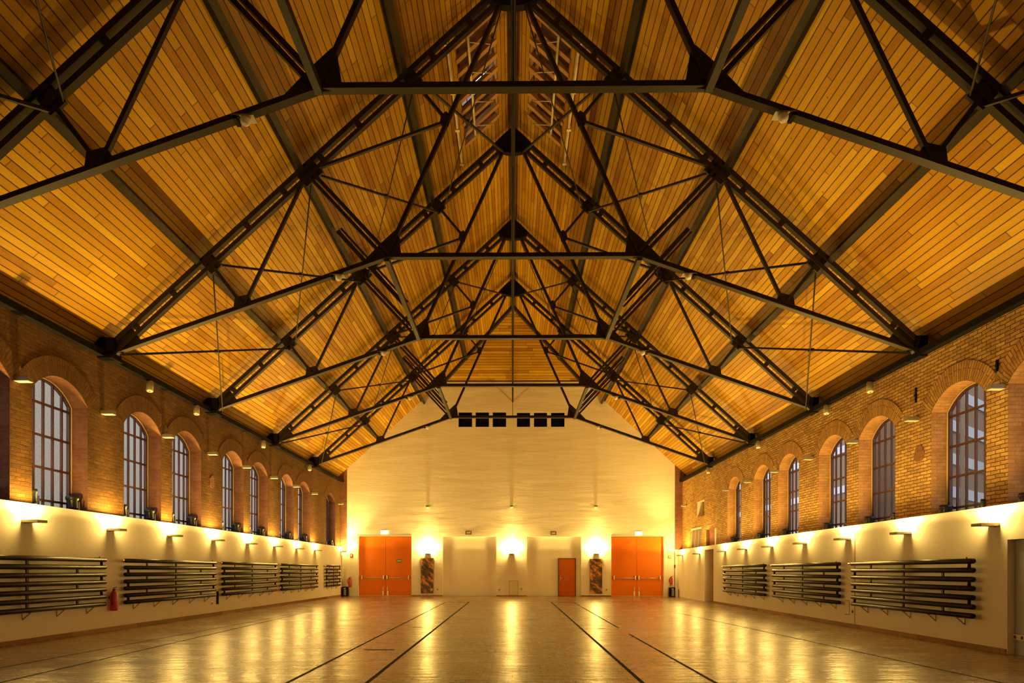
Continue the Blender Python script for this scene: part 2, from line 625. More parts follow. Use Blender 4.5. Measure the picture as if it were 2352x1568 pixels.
def brick_wall(xf, sgn, wins, extra, name, label):
    """xf: face; sgn: outward direction (+1 right). wins: centres of arched openings, extra: rectangular blind niches (y0,y1,z0,z1,depth)"""
    m = MB()
    drop = DROP_R if sgn > 0 else 0.0
    sill, spring = ZSILL + drop, ZS + drop
    P = lambda y, z, d=0.0: (xf + sgn * d, y, z)
    cuts = [(yc - WW / 2, yc + WW / 2, 'w', yc) for yc in wins]
    if extra:
        cuts.append((min(e[0] for e in extra) - 0.1, max(e[1] for e in extra) + 0.1, 'n', extra))
    cuts.sort()
    y = YF
    spans = []
    for a, b, k, dat in cuts:
        spans.append((y, a))
        y = b
    spans.append((y, YB + 0.3))

    def q(y0, y1, z0, z1, d=0.0):
        m.face([P(y0, z0, d), P(y1, z0, d), P(y1, z1, d), P(y0, z1, d)], [(y0, z0), (y1, z0), (y1, z1), (y0, z1)])

    for a, b in spans:
        q(a, b, 0, ZW)
    for a, b, k, dat in cuts:
        if k == 'w':
            q(a, b, 0, sill)
            ar = arch_pts(dat, WW, spring, RISE)
            for (ya, za), (yb, zb) in zip(ar, ar[1:]):
                m.face([P(ya, za), P(yb, zb), P(yb, ZW), P(ya, ZW)], [(ya, za), (yb, zb), (yb, ZW), (ya, ZW)])
            D = 0.46
            loop = [(a, sill)] + ar + [(b, sill)]
            s = 0
            for (ya, za), (yb, zb) in zip(loop, loop[1:]):
                L = math.hypot(yb - ya, zb - za)
                up = abs(zb - za) > L * 0.98
                if up:
                    uv = [(0, za), (D, za), (D, zb), (0, zb)]
                    m.face([P(ya, za), P(ya, za, D), P(yb, zb, D), P(yb, zb)], uv, 1)
                else:
                    uv = [(0, s), (D, s), (D, s + L), (0, s + L)]
                    m.face([P(ya, za), P(ya, za, D), P(yb, zb, D), P(yb, zb)], uv, 1)
                s += L
            m.face([P(a, sill), P(b, sill), P(b, sill, D), P(a, sill, D)], None, 0)
        else:
            gy = sorted({a, b} | {e[0] for e in dat} | {e[1] for e in dat})
            gz = sorted({0, ZW} | {e[2] for e in dat} | {e[3] for e in dat})
            for u0, u1 in zip(gy, gy[1:]):
                for v0, v1 in zip(gz, gz[1:]):
                    cy_, cz_ = (u0 + u1) / 2, (v0 + v1) / 2
                    if not any(e[0] < cy_ < e[1] and e[2] < cz_ < e[3] for e in dat):
                        q(u0, u1, v0, v1)
            for gi, (y0, y1, z0, z1, d) in enumerate(dat):
                sm_ = 3 if gi == 2 else 2
                m.face([P(y0, z0, d), P(y1, z0, d), P(y1, z1, d), P(y0, z1, d)], [(y0, z0), (y1, z0), (y1, z1), (y0, z1)], 3 if gi == 2 else 0)
                for (A, B) in (((y0, z0), (y0, z1)), ((y1, z0), (y1, z1)), ((y0, z0), (y1, z0)), ((y0, z1), (y1, z1))):
                    m.face([P(*A), P(*A, d), P(*B, d), P(*B)], None, sm_)
    # top and outside
    m.face([P(YF, ZW), P(YB + .3, ZW), P(YB + .3, ZW, .66), P(YF, ZW, .66)], None, 0)
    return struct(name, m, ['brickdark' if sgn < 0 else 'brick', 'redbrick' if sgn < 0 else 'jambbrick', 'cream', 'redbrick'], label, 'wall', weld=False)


def outer_shell(xo, wins, sgn):
    """outside face with the same openings is not needed: thickness is closed by the reveals; this strip seals between them"""
    pass


# right wall: little openings at the far end, found from the photograph
ya, _z = on_x(1618, 1180, RX)
yb, _z = on_x(1601.5, 1180, RX)
sl_y = (ya, yb)
sl_z = (on_x(1608, 1186, RX)[1], on_x(1610, 1150, RX)[1])
sh_y = (on_x(1610.5, 1230, RX)[0], on_x(1589, 1230, RX)[0])
sh_z = (2.2, on_x(1600, 1216, RX)[1])
ni_y = (on_x(1642, 1230, RX)[0], on_x(1622, 1230, RX)[0])
ni_z = (2.2, on_x(1633, 1203, RX)[1])
near_wins = [8.6, 6.2]
WIN_L = [on_x(px_, 1100, LX)[0] - 1.756 / 2 for px_ in (201, 370, 462, 559.5, 615, 675, 712, 769.7)]
WIN_R = [on_x(px_, 1100, RX)[0] - 1.756 / 2 for px_ in (2138.7, 1972, 1880, 1786.7, 1731, 1671)]
WIN_L = [WIN_L[0] - 2.35] + WIN_L
WIN_R = [WIN_R[0] - 2.35] + WIN_R
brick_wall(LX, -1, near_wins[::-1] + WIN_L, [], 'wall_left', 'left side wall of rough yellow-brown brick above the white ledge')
brick_wall(RX, 1, near_wins[::-1] + WIN_R, [(sl_y[0], sl_y[1], sl_z[0], sl_z[1], 0.3), (sh_y[0], sh_y[1], sh_z[0], sh_z[1], 0.12),
                       (ni_y[0], ni_y[1], ni_z[0], ni_z[1] - 0.02, 0.16)], 'wall_right', 'right side wall of rough yellow-brown brick with bright lamp patches')

# low white walls (a set-back band runs along the top)
m = MB()
m.box(LX - 0.02, LL, YF, YB, 0, LOW_L - 0.17)
m.box(LX - 0.02, LL - 0.02, YF, YB, LOW_L - 0.17, LOW_L)
struct('wall_left_lower', m, 'white', 'low white plastered wall along the left side', 'wall', weld=False)


def rslab(m, y0, y1, z0, z1, back=None, inset=0.0, mi=0):
    b = RX - 0.0 if back is None else None
    x0, x1 = rx(y0) + inset, rx(y1) + inset
    xb0 = RX if back is None else rx(y0) + back
    xb1 = RX if back is None else rx(y1) + back
    A = [(x0, y0), (xb0, y0), (xb1, y1), (x1, y1)]
    for k in range(4):
        p, q = A[k], A[(k + 1) % 4]
        m.face([(*p, z0), (*q, z0), (*q, z1), (*p, z1)], None, mi)
    m.face([(*p, z1) for p in A], None, mi)
    m.face([(*p, z0) for p in A][::-1], None, mi)


DW0, DW1 = 30.25, 31.75      # doorway recess far right
NR = 11.72                   # far end of the near recess
m = MB()
bz = LOW_R - 0.16
rslab(m, YF, 8.0, 0, bz)
rslab(m, 8.0, NR, 1.95, bz)
rslab(m, 8.0, NR, 0, 1.95, inset=0.16)
rslab(m, NR, DW0, 0, bz)
rslab(m, DW0, DW1, 2.38, bz)
rslab(m, DW1, YB, 0, bz)
rslab(m, YF, YB, bz, LOW_R, inset=0.02)
struct('wall_right_lower', m, 'white', 'low white plastered wall along the right side', 'wall', weld=False)
m = MB()
rslab(m, 8.02, NR - 0.02, 0.0, 1.93, back=0.158, inset=0.12)
d4 = struct('door_4', m, 'blue', 'pale flush door with a painted-in cool daylight tint in the recess at the right edge', 'door', weld=False)
# back wall -------------------------------------------------------


def bx(x, y):
    return on_y(x, y, YB)


def pane_wall(m, x0, x1, z0, z1, holes, y, mi=0):
    """rectangle in X-Z at y with holes (x0,x1,z0,z1,depth,back_material or None)"""
    xs = sorted({x0, x1} | {h[0] for h in holes} | {h[1] for h in holes})
    zs = sorted({z0, z1} | {h[2] for h in holes} | {h[3] for h in holes})
    for a, b in zip(xs, xs[1:]):
        for c, d in zip(zs, zs[1:]):
            mx, mz = (a + b) / 2, (c + d) / 2
            if any(h[0] < mx < h[1] and h[2] < mz < h[3] for h in holes):
                continue
            m.face([(a, y, c), (b, y, c), (b, y, d), (a, y, d)], None, mi)
    for h in holes:
        a, b, c, d, dp, bmi, smi = h
        for (p, q) in (((a, c), (a, d)), ((b, d), (b, c)), ((a, d), (b, d)), ((b, c), (a, c))):
            m.face([(p[0], y, p[1]), (q[0], y, q[1]), (q[0], y + dp, q[1]), (p[0], y + dp, p[1])], None, smi)
        if bmi is not None:
            m.face([(a, y + dp, c), (b, y + dp, c), (b, y + dp, d), (a, y + dp, d)], None, bmi)


wx0, wx1 = bx(797, 1150)[0], bx(1550, 1150)[0]
dl = (bx(823, 1300)[0], bx(945, 1300)[0])
dr = (bx(1404, 1300)[0], bx(1525, 1300)[0])
dz = bx(880, 1231)[1]
n1 = (bx(1017, 1300)[0], bx(1140, 1300)[0])
n2 = (bx(1210, 1300)[0], bx(1335, 1300)[0])
vents = []
for i in range(6):
    a = (1053.3, 1092.5, 1131.7, 1187.2, 1226.4, 1265.6)[i]
    b = (1084.3, 1123.1, 1162.5, 1217.3, 1256.5, 1296.6)[i]
    y0, y1 = ((947, 980),) [0] if i < 3 else (948, 980)
    vents.append((bx(a, 960)[0], bx(b, 960)[0], bx(1177, y1)[1], bx(1177, y0)[1]))
DREC = 0.28
m = MB()
holes = [(dl[0], dl[1], 0, dz, DREC, None, 1), (dr[0], dr[1], 0, dz, DREC, None, 1),
         (n1[0], n1[1], 0, dz - 0.02, 0.16, 1, 1), (n2[0], n2[1], 0, dz - 0.02, 0.16, 1, 1)]
holes += [(a, b, c, d, 0.35, 2, 2) for a, b, c, d in vents]
pane_wall(m, wx0, wx1, 0, 12.2, holes, YB)
struct('wall_back', m, ['whiteback', 'white', 'black'], 'tall white end wall facing the camera, pierced by six square black openings', 'wall', weld=False)
m = MB()
lz = bx(790, 1262)[1]
m.box(LX - 0.1, wx0, YB - 0.03, YB + 0.2, 2.45, 7.4)
struct('trim_1', m, 'redbrick', 'narrow red-brown brick pier in the left far corner', 'pier', weld=False)
m = MB()
m.box(wx1, RX + 0.1, YB - 0.03, YB + 0.2, bx(1552, 1262)[1], 7.4)
struct('trim_2', m, 'redbrick', 'narrow red-brown brick pier in the right far corner', 'pier', weld=False)
m = MB()
m.box(LX - 0.1, wx0, YB, YB + 0.2, 0, 2.45)
m.box(wx1, RX + 0.1, YB, YB + 0.2, 0, bx(1552, 1262)[1])
m.box(LX - .6, RX + .6, YB + 0.2, YB + 0.3, 0, 0.02)
struct('wall_back_corner', m, 'white', 'white lower corners of the end wall beside the double doors', 'wall', weld=False)
m = MB()
m.box(-10.2, 10.2, YF - 0.2, YF, 0, 15.4)
struct('wall_front', m, 'white', 'white wall behind the camera', 'wall', weld=False)
# skirting
m = MB()
m.box(LL, LL + 0.018, 0.0, YB, 0, 0.09)
struct('baseboard_left', m, 'oak', 'thin brown skirting strip along the left white wall', 'baseboard', weld=False)
m = MB()
rslab(m, NR + 0.02, DW0, 0, 0.085, back=0.0, inset=-0.018)
struct('baseboard_right', m, 'oak', 'thin brown skirting strip along the right white wall', 'baseboard', weld=False)
m = MB()
for a, b in ((dl[1], n1[0]), (n1[1], n2[0]), (n2[1], dr[0])):
    m.box(a, b, YB - 0.015, YB, 0, 0.06)
struct('baseboard_back', m, 'oak', 'thin dark skirting strip along the white end wall', 'baseboard', weld=False)

# roof ------------------------------------------------------------
HX0, HX1, HY0, HY1 = 0.47, 1.40, 15.95, 20.25      # roof-light openings beside the ridge
YH = 35.7                                          # where the ridge meets the hipped end
for sgn, nm in ((-1, 'left'), (1, 'right')):
    m = MB()
    xs = [0, HX0, HX1, 10.15]
    ys = [YF, HY0, HY1, YB + 0.05]
    for a, b in zip(xs, xs[1:]):
        for c, d in zip(ys, ys[1:]):
            if a == HX0 and c == HY0:
                continue
            k = 1.3527
            pts = [(sgn * a, c), (sgn * b, c), (sgn * b, d), (sgn * a, d)]
            m.face([(x, y, zroof(x)) for x, y in pts], [(y + 1.7 * sgn, abs(x) * k) for x, y in pts])
            m.face([(x, y, zroof(x) + 0.14) for x, y in pts][::-1], [(y, abs(x) * k) for x, y in pts][::-1])
    struct('ceiling_' + nm, m, 'roof', nm + ' slope of the orange-brown boarded roof', 'ceiling', weld=False)
m = MB()
HB = 3.85
hz = 15.31 - HB * 0.911
A, B, C = (0, YH, 15.29), (-HB, YB, hz), (HB, YB, hz)
hl = math.hypot(YB - YH, 15.29 - hz)
m.face([A, B, C], [(0, hl), (-HB, 0), (HB, 0)])
m.face([(0, YH + .1, 15.29), (HB, YB + .1, hz), (-HB, YB + .1, hz)], [(0, hl), (HB, 0), (-HB, 0)])
struct('ceiling_end', m, 'roof', 'triangular boarded hip at the far end of the roof', 'ceiling', weld=False)
m = MB()
m.box(-3.7, 3.7, YB - 0.03, YB, hz - 0.03, hz + 0.03)
struct('trim_3', m, 'darkwood', 'thin dark batten below the triangular roof hip', 'batten', weld=False)

# roof-light wells
for sgn, nm in ((-1, 'left'), (1, 'right')):
    r = empty('window_%d' % (30 if sgn < 0 else 31), (sgn * (HX0 + HX1) / 2, HY0, zroof((HX0 + HX1) / 2)))
    tag(r, nm + ' ladder-like roof opening with dark slots beside the ridge', 'roof window', None, 'structure')
    base = Vector(r.location)
    n = 9
    st = (HY1 - HY0) / n

    def sp(x, y, h=0.0):     # a point over the slope, relative to the empty
        return Vector((sgn * (x + h * 0.673), y, zroof(x) + h * 0.739)) - base

    for k in range(n + 1):
        j = MB()
        y = HY0 + st * k
        j.beam(sp(HX0 - .03, y, 0.02), sp(HX1 + .03, y, 0.02), 0.15, 0.1, up=(0.673 * sgn, 0, 0.739))
        build('joist', j, 'joist', r)
    for x in (HX0, HX1):
        j = MB()
        for a, b in (((x, HY0), (x, HY1)),):
            j.face([sp(x, HY0, -0.03), sp(x, HY1, -0.03), sp(x, HY1, 0.42), sp(x, HY0, 0.42)])
        build('well_side', j, 'joist', r, weld=False)
    for y in (HY0, HY1):
        j = MB()
        j.face([sp(HX0, y, 0), sp(HX1, y, 0), sp(HX1, y, 0.42), sp(HX0, y, 0.42)])
        build('well_end', j, 'joist', r, weld=False)
    slot = 6 if sgn < 0 else -1
    for k in range(n):
        y0, y1 = HY0 + st * k, HY0 + st * (k + 1)
        j = MB()
        if k == slot:
            j.face([sp(HX0, y0, .3), sp(HX1, y0, .3), sp(HX1, y1, .3), sp(HX0, y1, .3)])
            g = build('pane', j, 'tintglass', r, weld=False)
            g['label'] = 'pale blue glazed slot'
            j = MB()
            for q in range(1, 6):
                x = HX0 + (HX1 - HX0) * q / 6
                j.beam(sp(x, y0, .3), sp(x, y1, .3), 0.02, 0.03)
            build('glazing_bar', j, 'steel', r)
        else:
            j.face([sp(HX0, y0, .4), sp(HX1, y0, .4), sp(HX1, y1, .4), sp(HX0, y1, .4)])
            build('cover', j, 'darkwood', r, weld=False)
    # opening gear
    gname = 'opening_gear'
    g = empty(gname, (sgn * 1.55, HY0, zroof(1.55) - 0.12))
    tag(g, 'pale pole gear hanging under the ' + nm + ' roof opening', 'window opener', 'roof window openers')
    gb = Vector(g.location)
    W3 = lambda x, y, z: Vector((sgn * x, y, z)) - gb
    t = MB().tube([W3(1.55, HY0 - 0.3, zroof(1.55) - 0.10), W3(1.56, HY1 + 0.9, zroof(1.56) - 0.10)], 0.035, 8)
    build('rail', t, 'polecream', g)
    t = MB().tube([W3(1.08, HY0 + 0.2, zroof(1.08) - 0.16), W3(1.10, HY1 - 0.3, zroof(1.1) - 0.16)], 0.03, 8)
    build('rail', t, 'polecream', g)
    for y in (HY0 + 0.1, HY0 + 1.7, HY0 + 3.2, HY1 + 0.5):
        b = MB()
        z = zroof(1.55)
        b.box(*(sorted((sgn * 1.50 - gb.x, sgn * 1.62 - gb.x))), y - 0.05 - gb.y, y + 0.05 - gb.y, z - 0.16 - gb.z, z + 0.03 - gb.z)
        build('rail_bracket', b, 'polecream', g)
    for y in (HY0 + 0.5, HY0 + 1.5, HY0 + 2.6, HY0 + 3.6):
        t = MB().tube([W3(1.10, y, zroof(1.1) - 0.16), W3(0.55, y + 0.8, zroof(0.55) - 0.1)], 0.014, 6)
        build('rod', t, 'polecream', g)

# eave plates, purlins, ridge beam
for sgn, nm in ((-1, 'left'), (1, 'right')):
    xw = LX if sgn < 0 else RX
    m = MB()
    xi = xw - sgn * 0.17
    m.box(min(xi, xw + sgn * .2), max(xi, xw + sgn * .2), YF, YB, ZW, ZW + 0.14)
    o = build('wall_plate', m, 'black', None)
    tag(o, 'black steel wall plate along the top of the %s brick wall' % nm, 'beam')
    m = MB()
    m.box(min(xw + sgn * .45, xw + sgn * .6), max(xw + sgn * .45, xw + sgn * .6), YF, YB, ZW, zroof(9.85) + .3)
    m.box(min(xw, xw + sgn * .9), max(xw, xw + sgn * .9), YB + 0.01, YB + 0.3, 5.6, 8.0)
    struct('wall_%s_eave' % nm, m, 'darkwood', 'dark boarding closing the eave above the %s brick wall' % nm, 'wall', weld=False)
    for i, x in enumerate((7.13, 4.78, 2.40)):
        m = MB()
        u = Vector((sgn * 0.673, 0, 0.739))
        c = Vector((sgn * x, 0, zraf(x))) + u * 0.20
        m.beam((c.x, YF, c.z), (c.x, YB if i < 2 else 36.8, c.z), 0.13, 0.025, up=u, du=-0.10)
        m.beam((c.x, YF, c.z), (c.x, YB if i < 2 else 36.8, c.z), 0.045, 0.21, up=u)
        m.beam((c.x, YF, c.z), (c.x, YB if i < 2 else 36.8, c.z), 0.20, 0.025, up=u, du=0.11)
        o = build('purlin', m, 'steel')
        tag(o, '%s long dark steel purlin under the %s roof slope' % (('lowest', 'middle', 'topmost')[i], nm), 'beam', 'purlins')
m = MB()
m.box(-0.07, 0.07, YF, YH, 15.02, 15.24)
tag(build('ridge_beam', m, 'steel'), 'dark ridge beam at the very top of the boarded roof', 'beam')
m = MB()
m.tube([(0, 2.0, 10.69), (0, YB, 10.69)], 0.046, 10)
tag(build('runner_pipe', m, 'steel'), 'long slim grey-green pipe running down the middle of the hall to the end wall', 'pipe')
for sgn, nm in ((-1, 'left'), (1, 'right')):
    m = MB()
    m.beam((sgn * 0.05, YH - 0.05, 15.15), (sgn * 3.75, YB - 0.1, hz - 0.02), 0.14, 0.16)
    tag(build('hip_rafter', m, 'steel'), 'dark %s hip rafter edging the triangular roof end' % nm, 'beam', 'hip rafters')

# ================================================================ TRUSSES
TZ = 6.35                     # truss base level
FX, NX, NZ, AZ = 9.25, 2.90, 8.63, 14.87


def rp(f):                    # point on the rafter axis, f = 0 foot .. 1 apex
    x = FX * (1 - f)
    return (x, zraf(x))


R = [rp(f) for f in (0, 0.245, 0.49, 0.745, 1.0)]
R[0] = (FX, zraf(FX))
Ft = (9.30, 6.40)
Nn = (NX, NZ)
M1 = (Ft[0] + (Nn[0] - Ft[0]) * 0.485, Ft[1] + (Nn[1] - Ft[1]) * 0.485)
Ap = (0.28, 14.45)
M2 = (Nn[0] + (Ap[0] - Nn[0]) * 0.53, Nn[1] + (Ap[1] - Nn[1]) * 0.53)


def make_truss(y, label):
    root = empty('roof_truss', (0, y, TZ))
    tag(root, label, 'truss', 'roof trusses')
    for s in (-1, 1):
        p = lambda q, dy=0.0: Vector((s * q[0], dy, q[1] - TZ))
        up = Vector((s * 0.673, 0, 0.739))
        m = MB()
        a, b = p(R[0]), p((0.1, zraf(0.1)))
        m.beam(a, b, 0.13, 0.105, up=up, du=0.115)
        m.beam(a, b, 0.13, 0.09, up=up, du=-0.10)
        L = (b - a).length
        d = (b - a).normalized()
        k = 0.75
        while k < L - 0.4:
            m.beam(a + d * k, a + d * (k + 0.13), 0.10, 0.15, up=up)
            k += 1.15
        build('rafter', m, 'steel', root)
        for nm, A, B, w, h in (('lower_tie', Ft, Nn, 0.15, 0.03), ):
            m = MB()
            m.beam(p(A), p(B), w, h, du=-0.045)
            m.beam(p(A), p(B), 0.05, 0.10, du=0.01)
            build(nm, m, 'steel', root)
        m = MB()
        m.beam(p(Nn), p(Ap), 0.11, 0.035, up=(s, 0, 0), du=-0.03)
        m.beam(p(Nn), p(Ap), 0.04, 0.10, up=(s, 0, 0))
        build('upper_tie', m, 'steel', root)
        for nm, A, B, t in (('strut', R[1], M1, 0.07), ('diagonal', R[2], M1, 0.065), ('diagonal', R[2], M2, 0.06), ('strut', R[3], M2, 0.065)):
            m = MB()
            m.beam(p(A), p(B), t * 1.2, t)
            build(nm, m, 'steel', root)
        m = MB()
        dd = (p(Nn) - p(R[2])).normalized()
        sd = Vector((0, 1, 0)).cross(dd)
        for e in (-1, 1):
            m.beam(p(R[2]), p(Nn), 0.11, 0.075, up=sd, du=e * 0.06)
        build('main_strut', m, 'steel', root)
        # gussets
        g = lambda c, pts: [(s * (c[0] + x), c[1] + z - TZ) for x, z in pts]
        m = MB().plate(g(Nn, [(0.64, -0.24), (0.15, 0.27), (-0.19, 0.58), (-0.26, 0.55), (-0.34, 0.03), (-0.26, -0.05), (0.12, -0.10)]), -0.02, 0.02)
        build('node_gusset', m, 'steel', root)
        m = MB().plate(g(Ft, [(0.15, -0.10), (0.1, 0.2), (-0.52, 0.58), (-0.78, 0.24)]), -0.02, 0.02)
        build('foot_gusset', m, 'steel', root)
        xw = -LX if s < 0 else RX
        m = MB()
        x0, x1 = sorted((s * (9.12), s * (xw + 0.05)))
        m.box(x0, x1, -0.17, 0.17, 6.28 - TZ, 6.72 - TZ)
        m.box(x0 - (0.0), x1, -0.24, 0.24, 6.24 - TZ, 6.32 - TZ)
        build('shoe', m, 'black', root)
        for c, w in ((R[1], 0.16), (R[2], 0.26), (R[3], 0.16)):
            a = p(c)
            m = MB()
            m.beam(a - up * 0.02 - Vector((s * 0.739, 0, -0.673)) * w, a - up * 0.02 + Vector((s * 0.739, 0, -0.673)) * w, 0.05, 0.34, up=up, du=-0.06)
            build('rafter_gusset', m, 'steel', root)
        m = MB().plate(g(M1, [(0.24, -0.08), (0.2, 0.2), (-0.1, 0.27), (-0.22, 0.06)]), -0.02, 0.02)
        build('tie_gusset', m, 'steel', root)
        m = MB().plate(g(M2, [(0.17, -0.02), (0.14, 0.14), (0.02, 0.22), (-0.08, 0.1), (-0.02, -0.14), (0.1, -0.16)]), -0.02, 0.02)
        build('tie_gusset', m, 'steel', root)
    m = MB()
    a, b = Vector((-NX, 0, NZ - TZ)), Vector((NX, 0, NZ - TZ))
    m.beam(a, b, 0.15, 0.03, du=-0.045)
    m.beam(a, b, 0.05, 0.10, du=0.01)
    build('collar_tie', m, 'steel', root)
    z = 15.05 - TZ
    m = MB().plate([(0, z + .05), (0.3, z - 0.2), (0.60, z - 0.50), (0.52, z - 0.62), (0.26, z - 0.74), (0, z - 0.78), (-0.26, z - 0.74), (-0.52, z - 0.62), (-0.60, z - 0.50), (-0.3, z - 0.2)], -0.09, 0.09)
    build('apex_gusset', m, 'black', root)
    m = MB().tube([(0, 0, z - 0.5), (0, 0, NZ - TZ)], 0.014, 6)
    build('hanger_rod', m, 'steel', root)
    return root


TL = ['roof truss nearest the camera, its foot ends cut off by the picture sides',
      'second roof truss from the camera, its apex cut off by the picture top',
      'third roof truss, middle one of the five in view',
      'fourth roof truss, next to last before the white end wall',
      'last roof truss, just in front of the white end wall']
t0 = make_truss(TY[1], TL[0])
TR = [t0]
for i in range(1, 5):
    c = dup(t0, (0, TY[1 + i], TZ))
    c['label'] = TL[i]
    TR.append(c)
c = dup(t0, (0, TY[0], TZ))
c['label'] = 'roof truss above the camera, out of the picture'

# wind bracing in every other bay -------------------------------------------------
PN = ['lowest', 'second', 'third', 'topmost']
for bi, (ya, yb, bn) in enumerate(((TY[0], TY[1], 'bay above the camera'), (TY[2], TY[3], 'bay between second and third trusses'), (TY[4], TY[5] - 0.0, 'bay between fourth and last trusses'))):
    if bi == 2:
        ya, yb = TY[4] - BAY + 0, TY[4]
        ya, yb = Y1 + 2 * BAY, Y1 + 3 * BAY
    if bi == 1:
        ya, yb = Y1, Y1 + BAY
    if bi == 0:
        ya, yb = Y1 - 2 * BAY, Y1 - BAY
    for s, nm in ((-1, 'left'), (1, 'right')):
        for k in range(4):
            A, B = R[k], R[k + 1]
            if k == 3:
                B = (0.35, zraf(0.35))
            ex = ((B[0] - A[0]) * 0.035, (B[1] - A[1]) * 0.035)
            A, B = (A[0] + ex[0], A[1] + ex[1]), (B[0] - ex[0], B[1] - ex[1])
            up = Vector((s * 0.673, 0, 0.739))
            o1 = -up * 0.19
            ym = (ya + yb) / 2
            root = empty('cross_brace', (s * A[0], ya, A[1]))
            tag(root, '%s %s pair of crossed brace rods, %s' % (PN[k], nm, bn), 'brace', 'roof wind braces')
            b0 = Vector(root.location)
            q = lambda P, y, e=0.0: Vector((s * P[0], y, P[1])) + o1 * (1 + e) - b0
            m = MB().beam(q(A, ya), q(B, yb), 0.055, 0.05)
            build('brace_bar', m, 'steel', root)
            m = MB().tube([q(B, ya, 0.2), q(A, yb, 0.2)], 0.017, 6)
            build('brace_rod', m, 'steel', root)
            c = (q(A, ya) + q(B, yb)) / 2
            m = MB().box(c.x - .06, c.x + .06, c.y - .06, c.y + .06, c.z - .04, c.z + .03)
            build('coupling', m, 'steel', root)
        m = MB()
        m.beam((s * NX, ya, NZ - 0.06), (s * NX, yb, NZ - 0.06), 0.11, 0.12)
        o = build('node_beam', m, 'steel')
        tag(o, '%s horizontal beam linking two truss nodes, %s' % (nm, bn), 'beam', 'node beams')
        m = MB()
        ym = (ya + yb) / 2
        pA, pB = Vector((s * R[2][0], ym, R[2][1])), Vector((s * NX, ym, NZ - 0.06))
        dd = (pB - pA).normalized()
        sd = Vector((0, 1, 0)).cross(dd)
        m.beam(pA, pB, 0.09, 0.11, up=sd, du=0.02)
        m.beam(pA, pB, 0.05, 0.05, up=sd, du=-0.10)
        o = build('knee_brace', m, 'steel')
        tag(o, '%s sloping knee brace from middle purlin to node beam, %s' % (nm, bn), 'brace', 'knee braces')

# ================================================================ WINDOWS
GZ0, GH = ZSILL, None


def make_window(loc, sgn, idx, label):
    """loc: centre on the wall face at sill height; sgn: outward"""
    r = empty('window_%d' % idx, loc)
    tag(r, label, 'window', None, 'structure')
    d = DEEP
    h = ZS - ZSILL
    w = WW / 2
    ar = arch_pts(0, WW, h, RISE)
    # frame: border following the opening + 5 mullions + 4 transoms
    m = MB()
    loop = [(-w, 0)] + ar + [(w, 0)]
    fw = 0.075
    inner = []
    aw = arch_pts(0, WW - 2 * fw, h, RISE - 0.055)
    inner = [(-w + fw, fw)] + aw + [(w - fw, fw)]
    x0, x1 = sgn * (d - 0.03), sgn * (d + 0.04)
    nl = len(loop)
    for k in range(nl):
        a, b = loop[k], loop[(k + 1) % nl]
        c, e = inner[(k + 1) % nl], inner[k]
        for X in (x0, x1):
            m.face([(X, a[0], a[1]), (X, b[0], b[1]), (X, c[0], c[1]), (X, e[0], e[1])])
        m.face([(x0, e[0], e[1]), (x0, c[0], c[1]), (x1, c[0], c[1]), (x1, e[0], e[1])])

    def top(y):
        for (p, q) in zip(ar, ar[1:]):
            if p[0] <= y <= q[0]:
                return p[1] + (q[1] - p[1]) * (y - p[0]) / (q[0] - p[0] + 1e-9)
        return h
    for k in range(1, 6):
        y = -w + WW * k / 6
        m.box(min(x0, x1) + .015, max(x0, x1) - .01, y - 0.02, y + 0.02, 0.02, top(y) - 0.03)
    zrow = [0.29, 0.97, 1.64, 2.31]
    for z in zrow:
        m.box(min(x0, x1) + .01, max(x0, x1) - .015, -w + .02, w - .02, z - 0.022, z + 0.022)
    build('frame', m, 'frame', r)
    g = MB()
    X = sgn * (d + 0.005)
    ins = [(-w + .03, .03)] + arch_pts(0, WW - .06, h, RISE - 0.02) + [(w - .03, .03)]
    g.face([(X, y, z) for y, z in ins])
    build('glass', g, 'glass', r, weld=False)
    # thin pale bead where frame meets brick
    b = MB()
    b.tube([(sgn * (d - 0.04), y * 0.985, max(z, 0.0) - (0.012 if 0 < k < nl - 1 else 0)) for k, (y, z) in enumerate(loop)], 0.016, 6)
    build('bead', b, 'polecream', r)
    # brick arch over the opening
    t = MB()
    T = 0.40
    hh = w
    Rr = (hh * hh + RISE * RISE) / (2 * RISE)
    cz = h + RISE - Rr
    al = math.asin(hh / Rr) * 1.02
    n = 16
    xs = -sgn * 0.012

    def PP(a, q):
        return ((Rr + q) * math.sin(a), cz + (Rr + q) * math.cos(a))
    for k in range(n):
        a0, a1 = -al + 2 * al * k / n, -al + 2 * al * (k + 1) / n
        q = [PP(a0, 0), PP(a1, 0), PP(a1, T), PP(a0, T)]
        uv = [(0, a0 * Rr * 1.25), (0, a1 * Rr * 1.25), (T, a1 * Rr * 1.25), (T, a0 * Rr * 1.25)]
        t.face([(xs, y, z) for y, z in q], uv)
        t.face([(xs, q[3][0], q[3][1]), (xs, q[2][0], q[2][1]), (0, q[2][0], q[2][1]), (0, q[3][0], q[3][1])])
        t.face([(xs, q[0][0], q[0][1]), (xs, q[1][0], q[1][1]), (0, q[1][0], q[1][1]), (0, q[0][0], q[0][1])])
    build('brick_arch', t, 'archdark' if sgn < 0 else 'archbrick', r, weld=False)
    return r


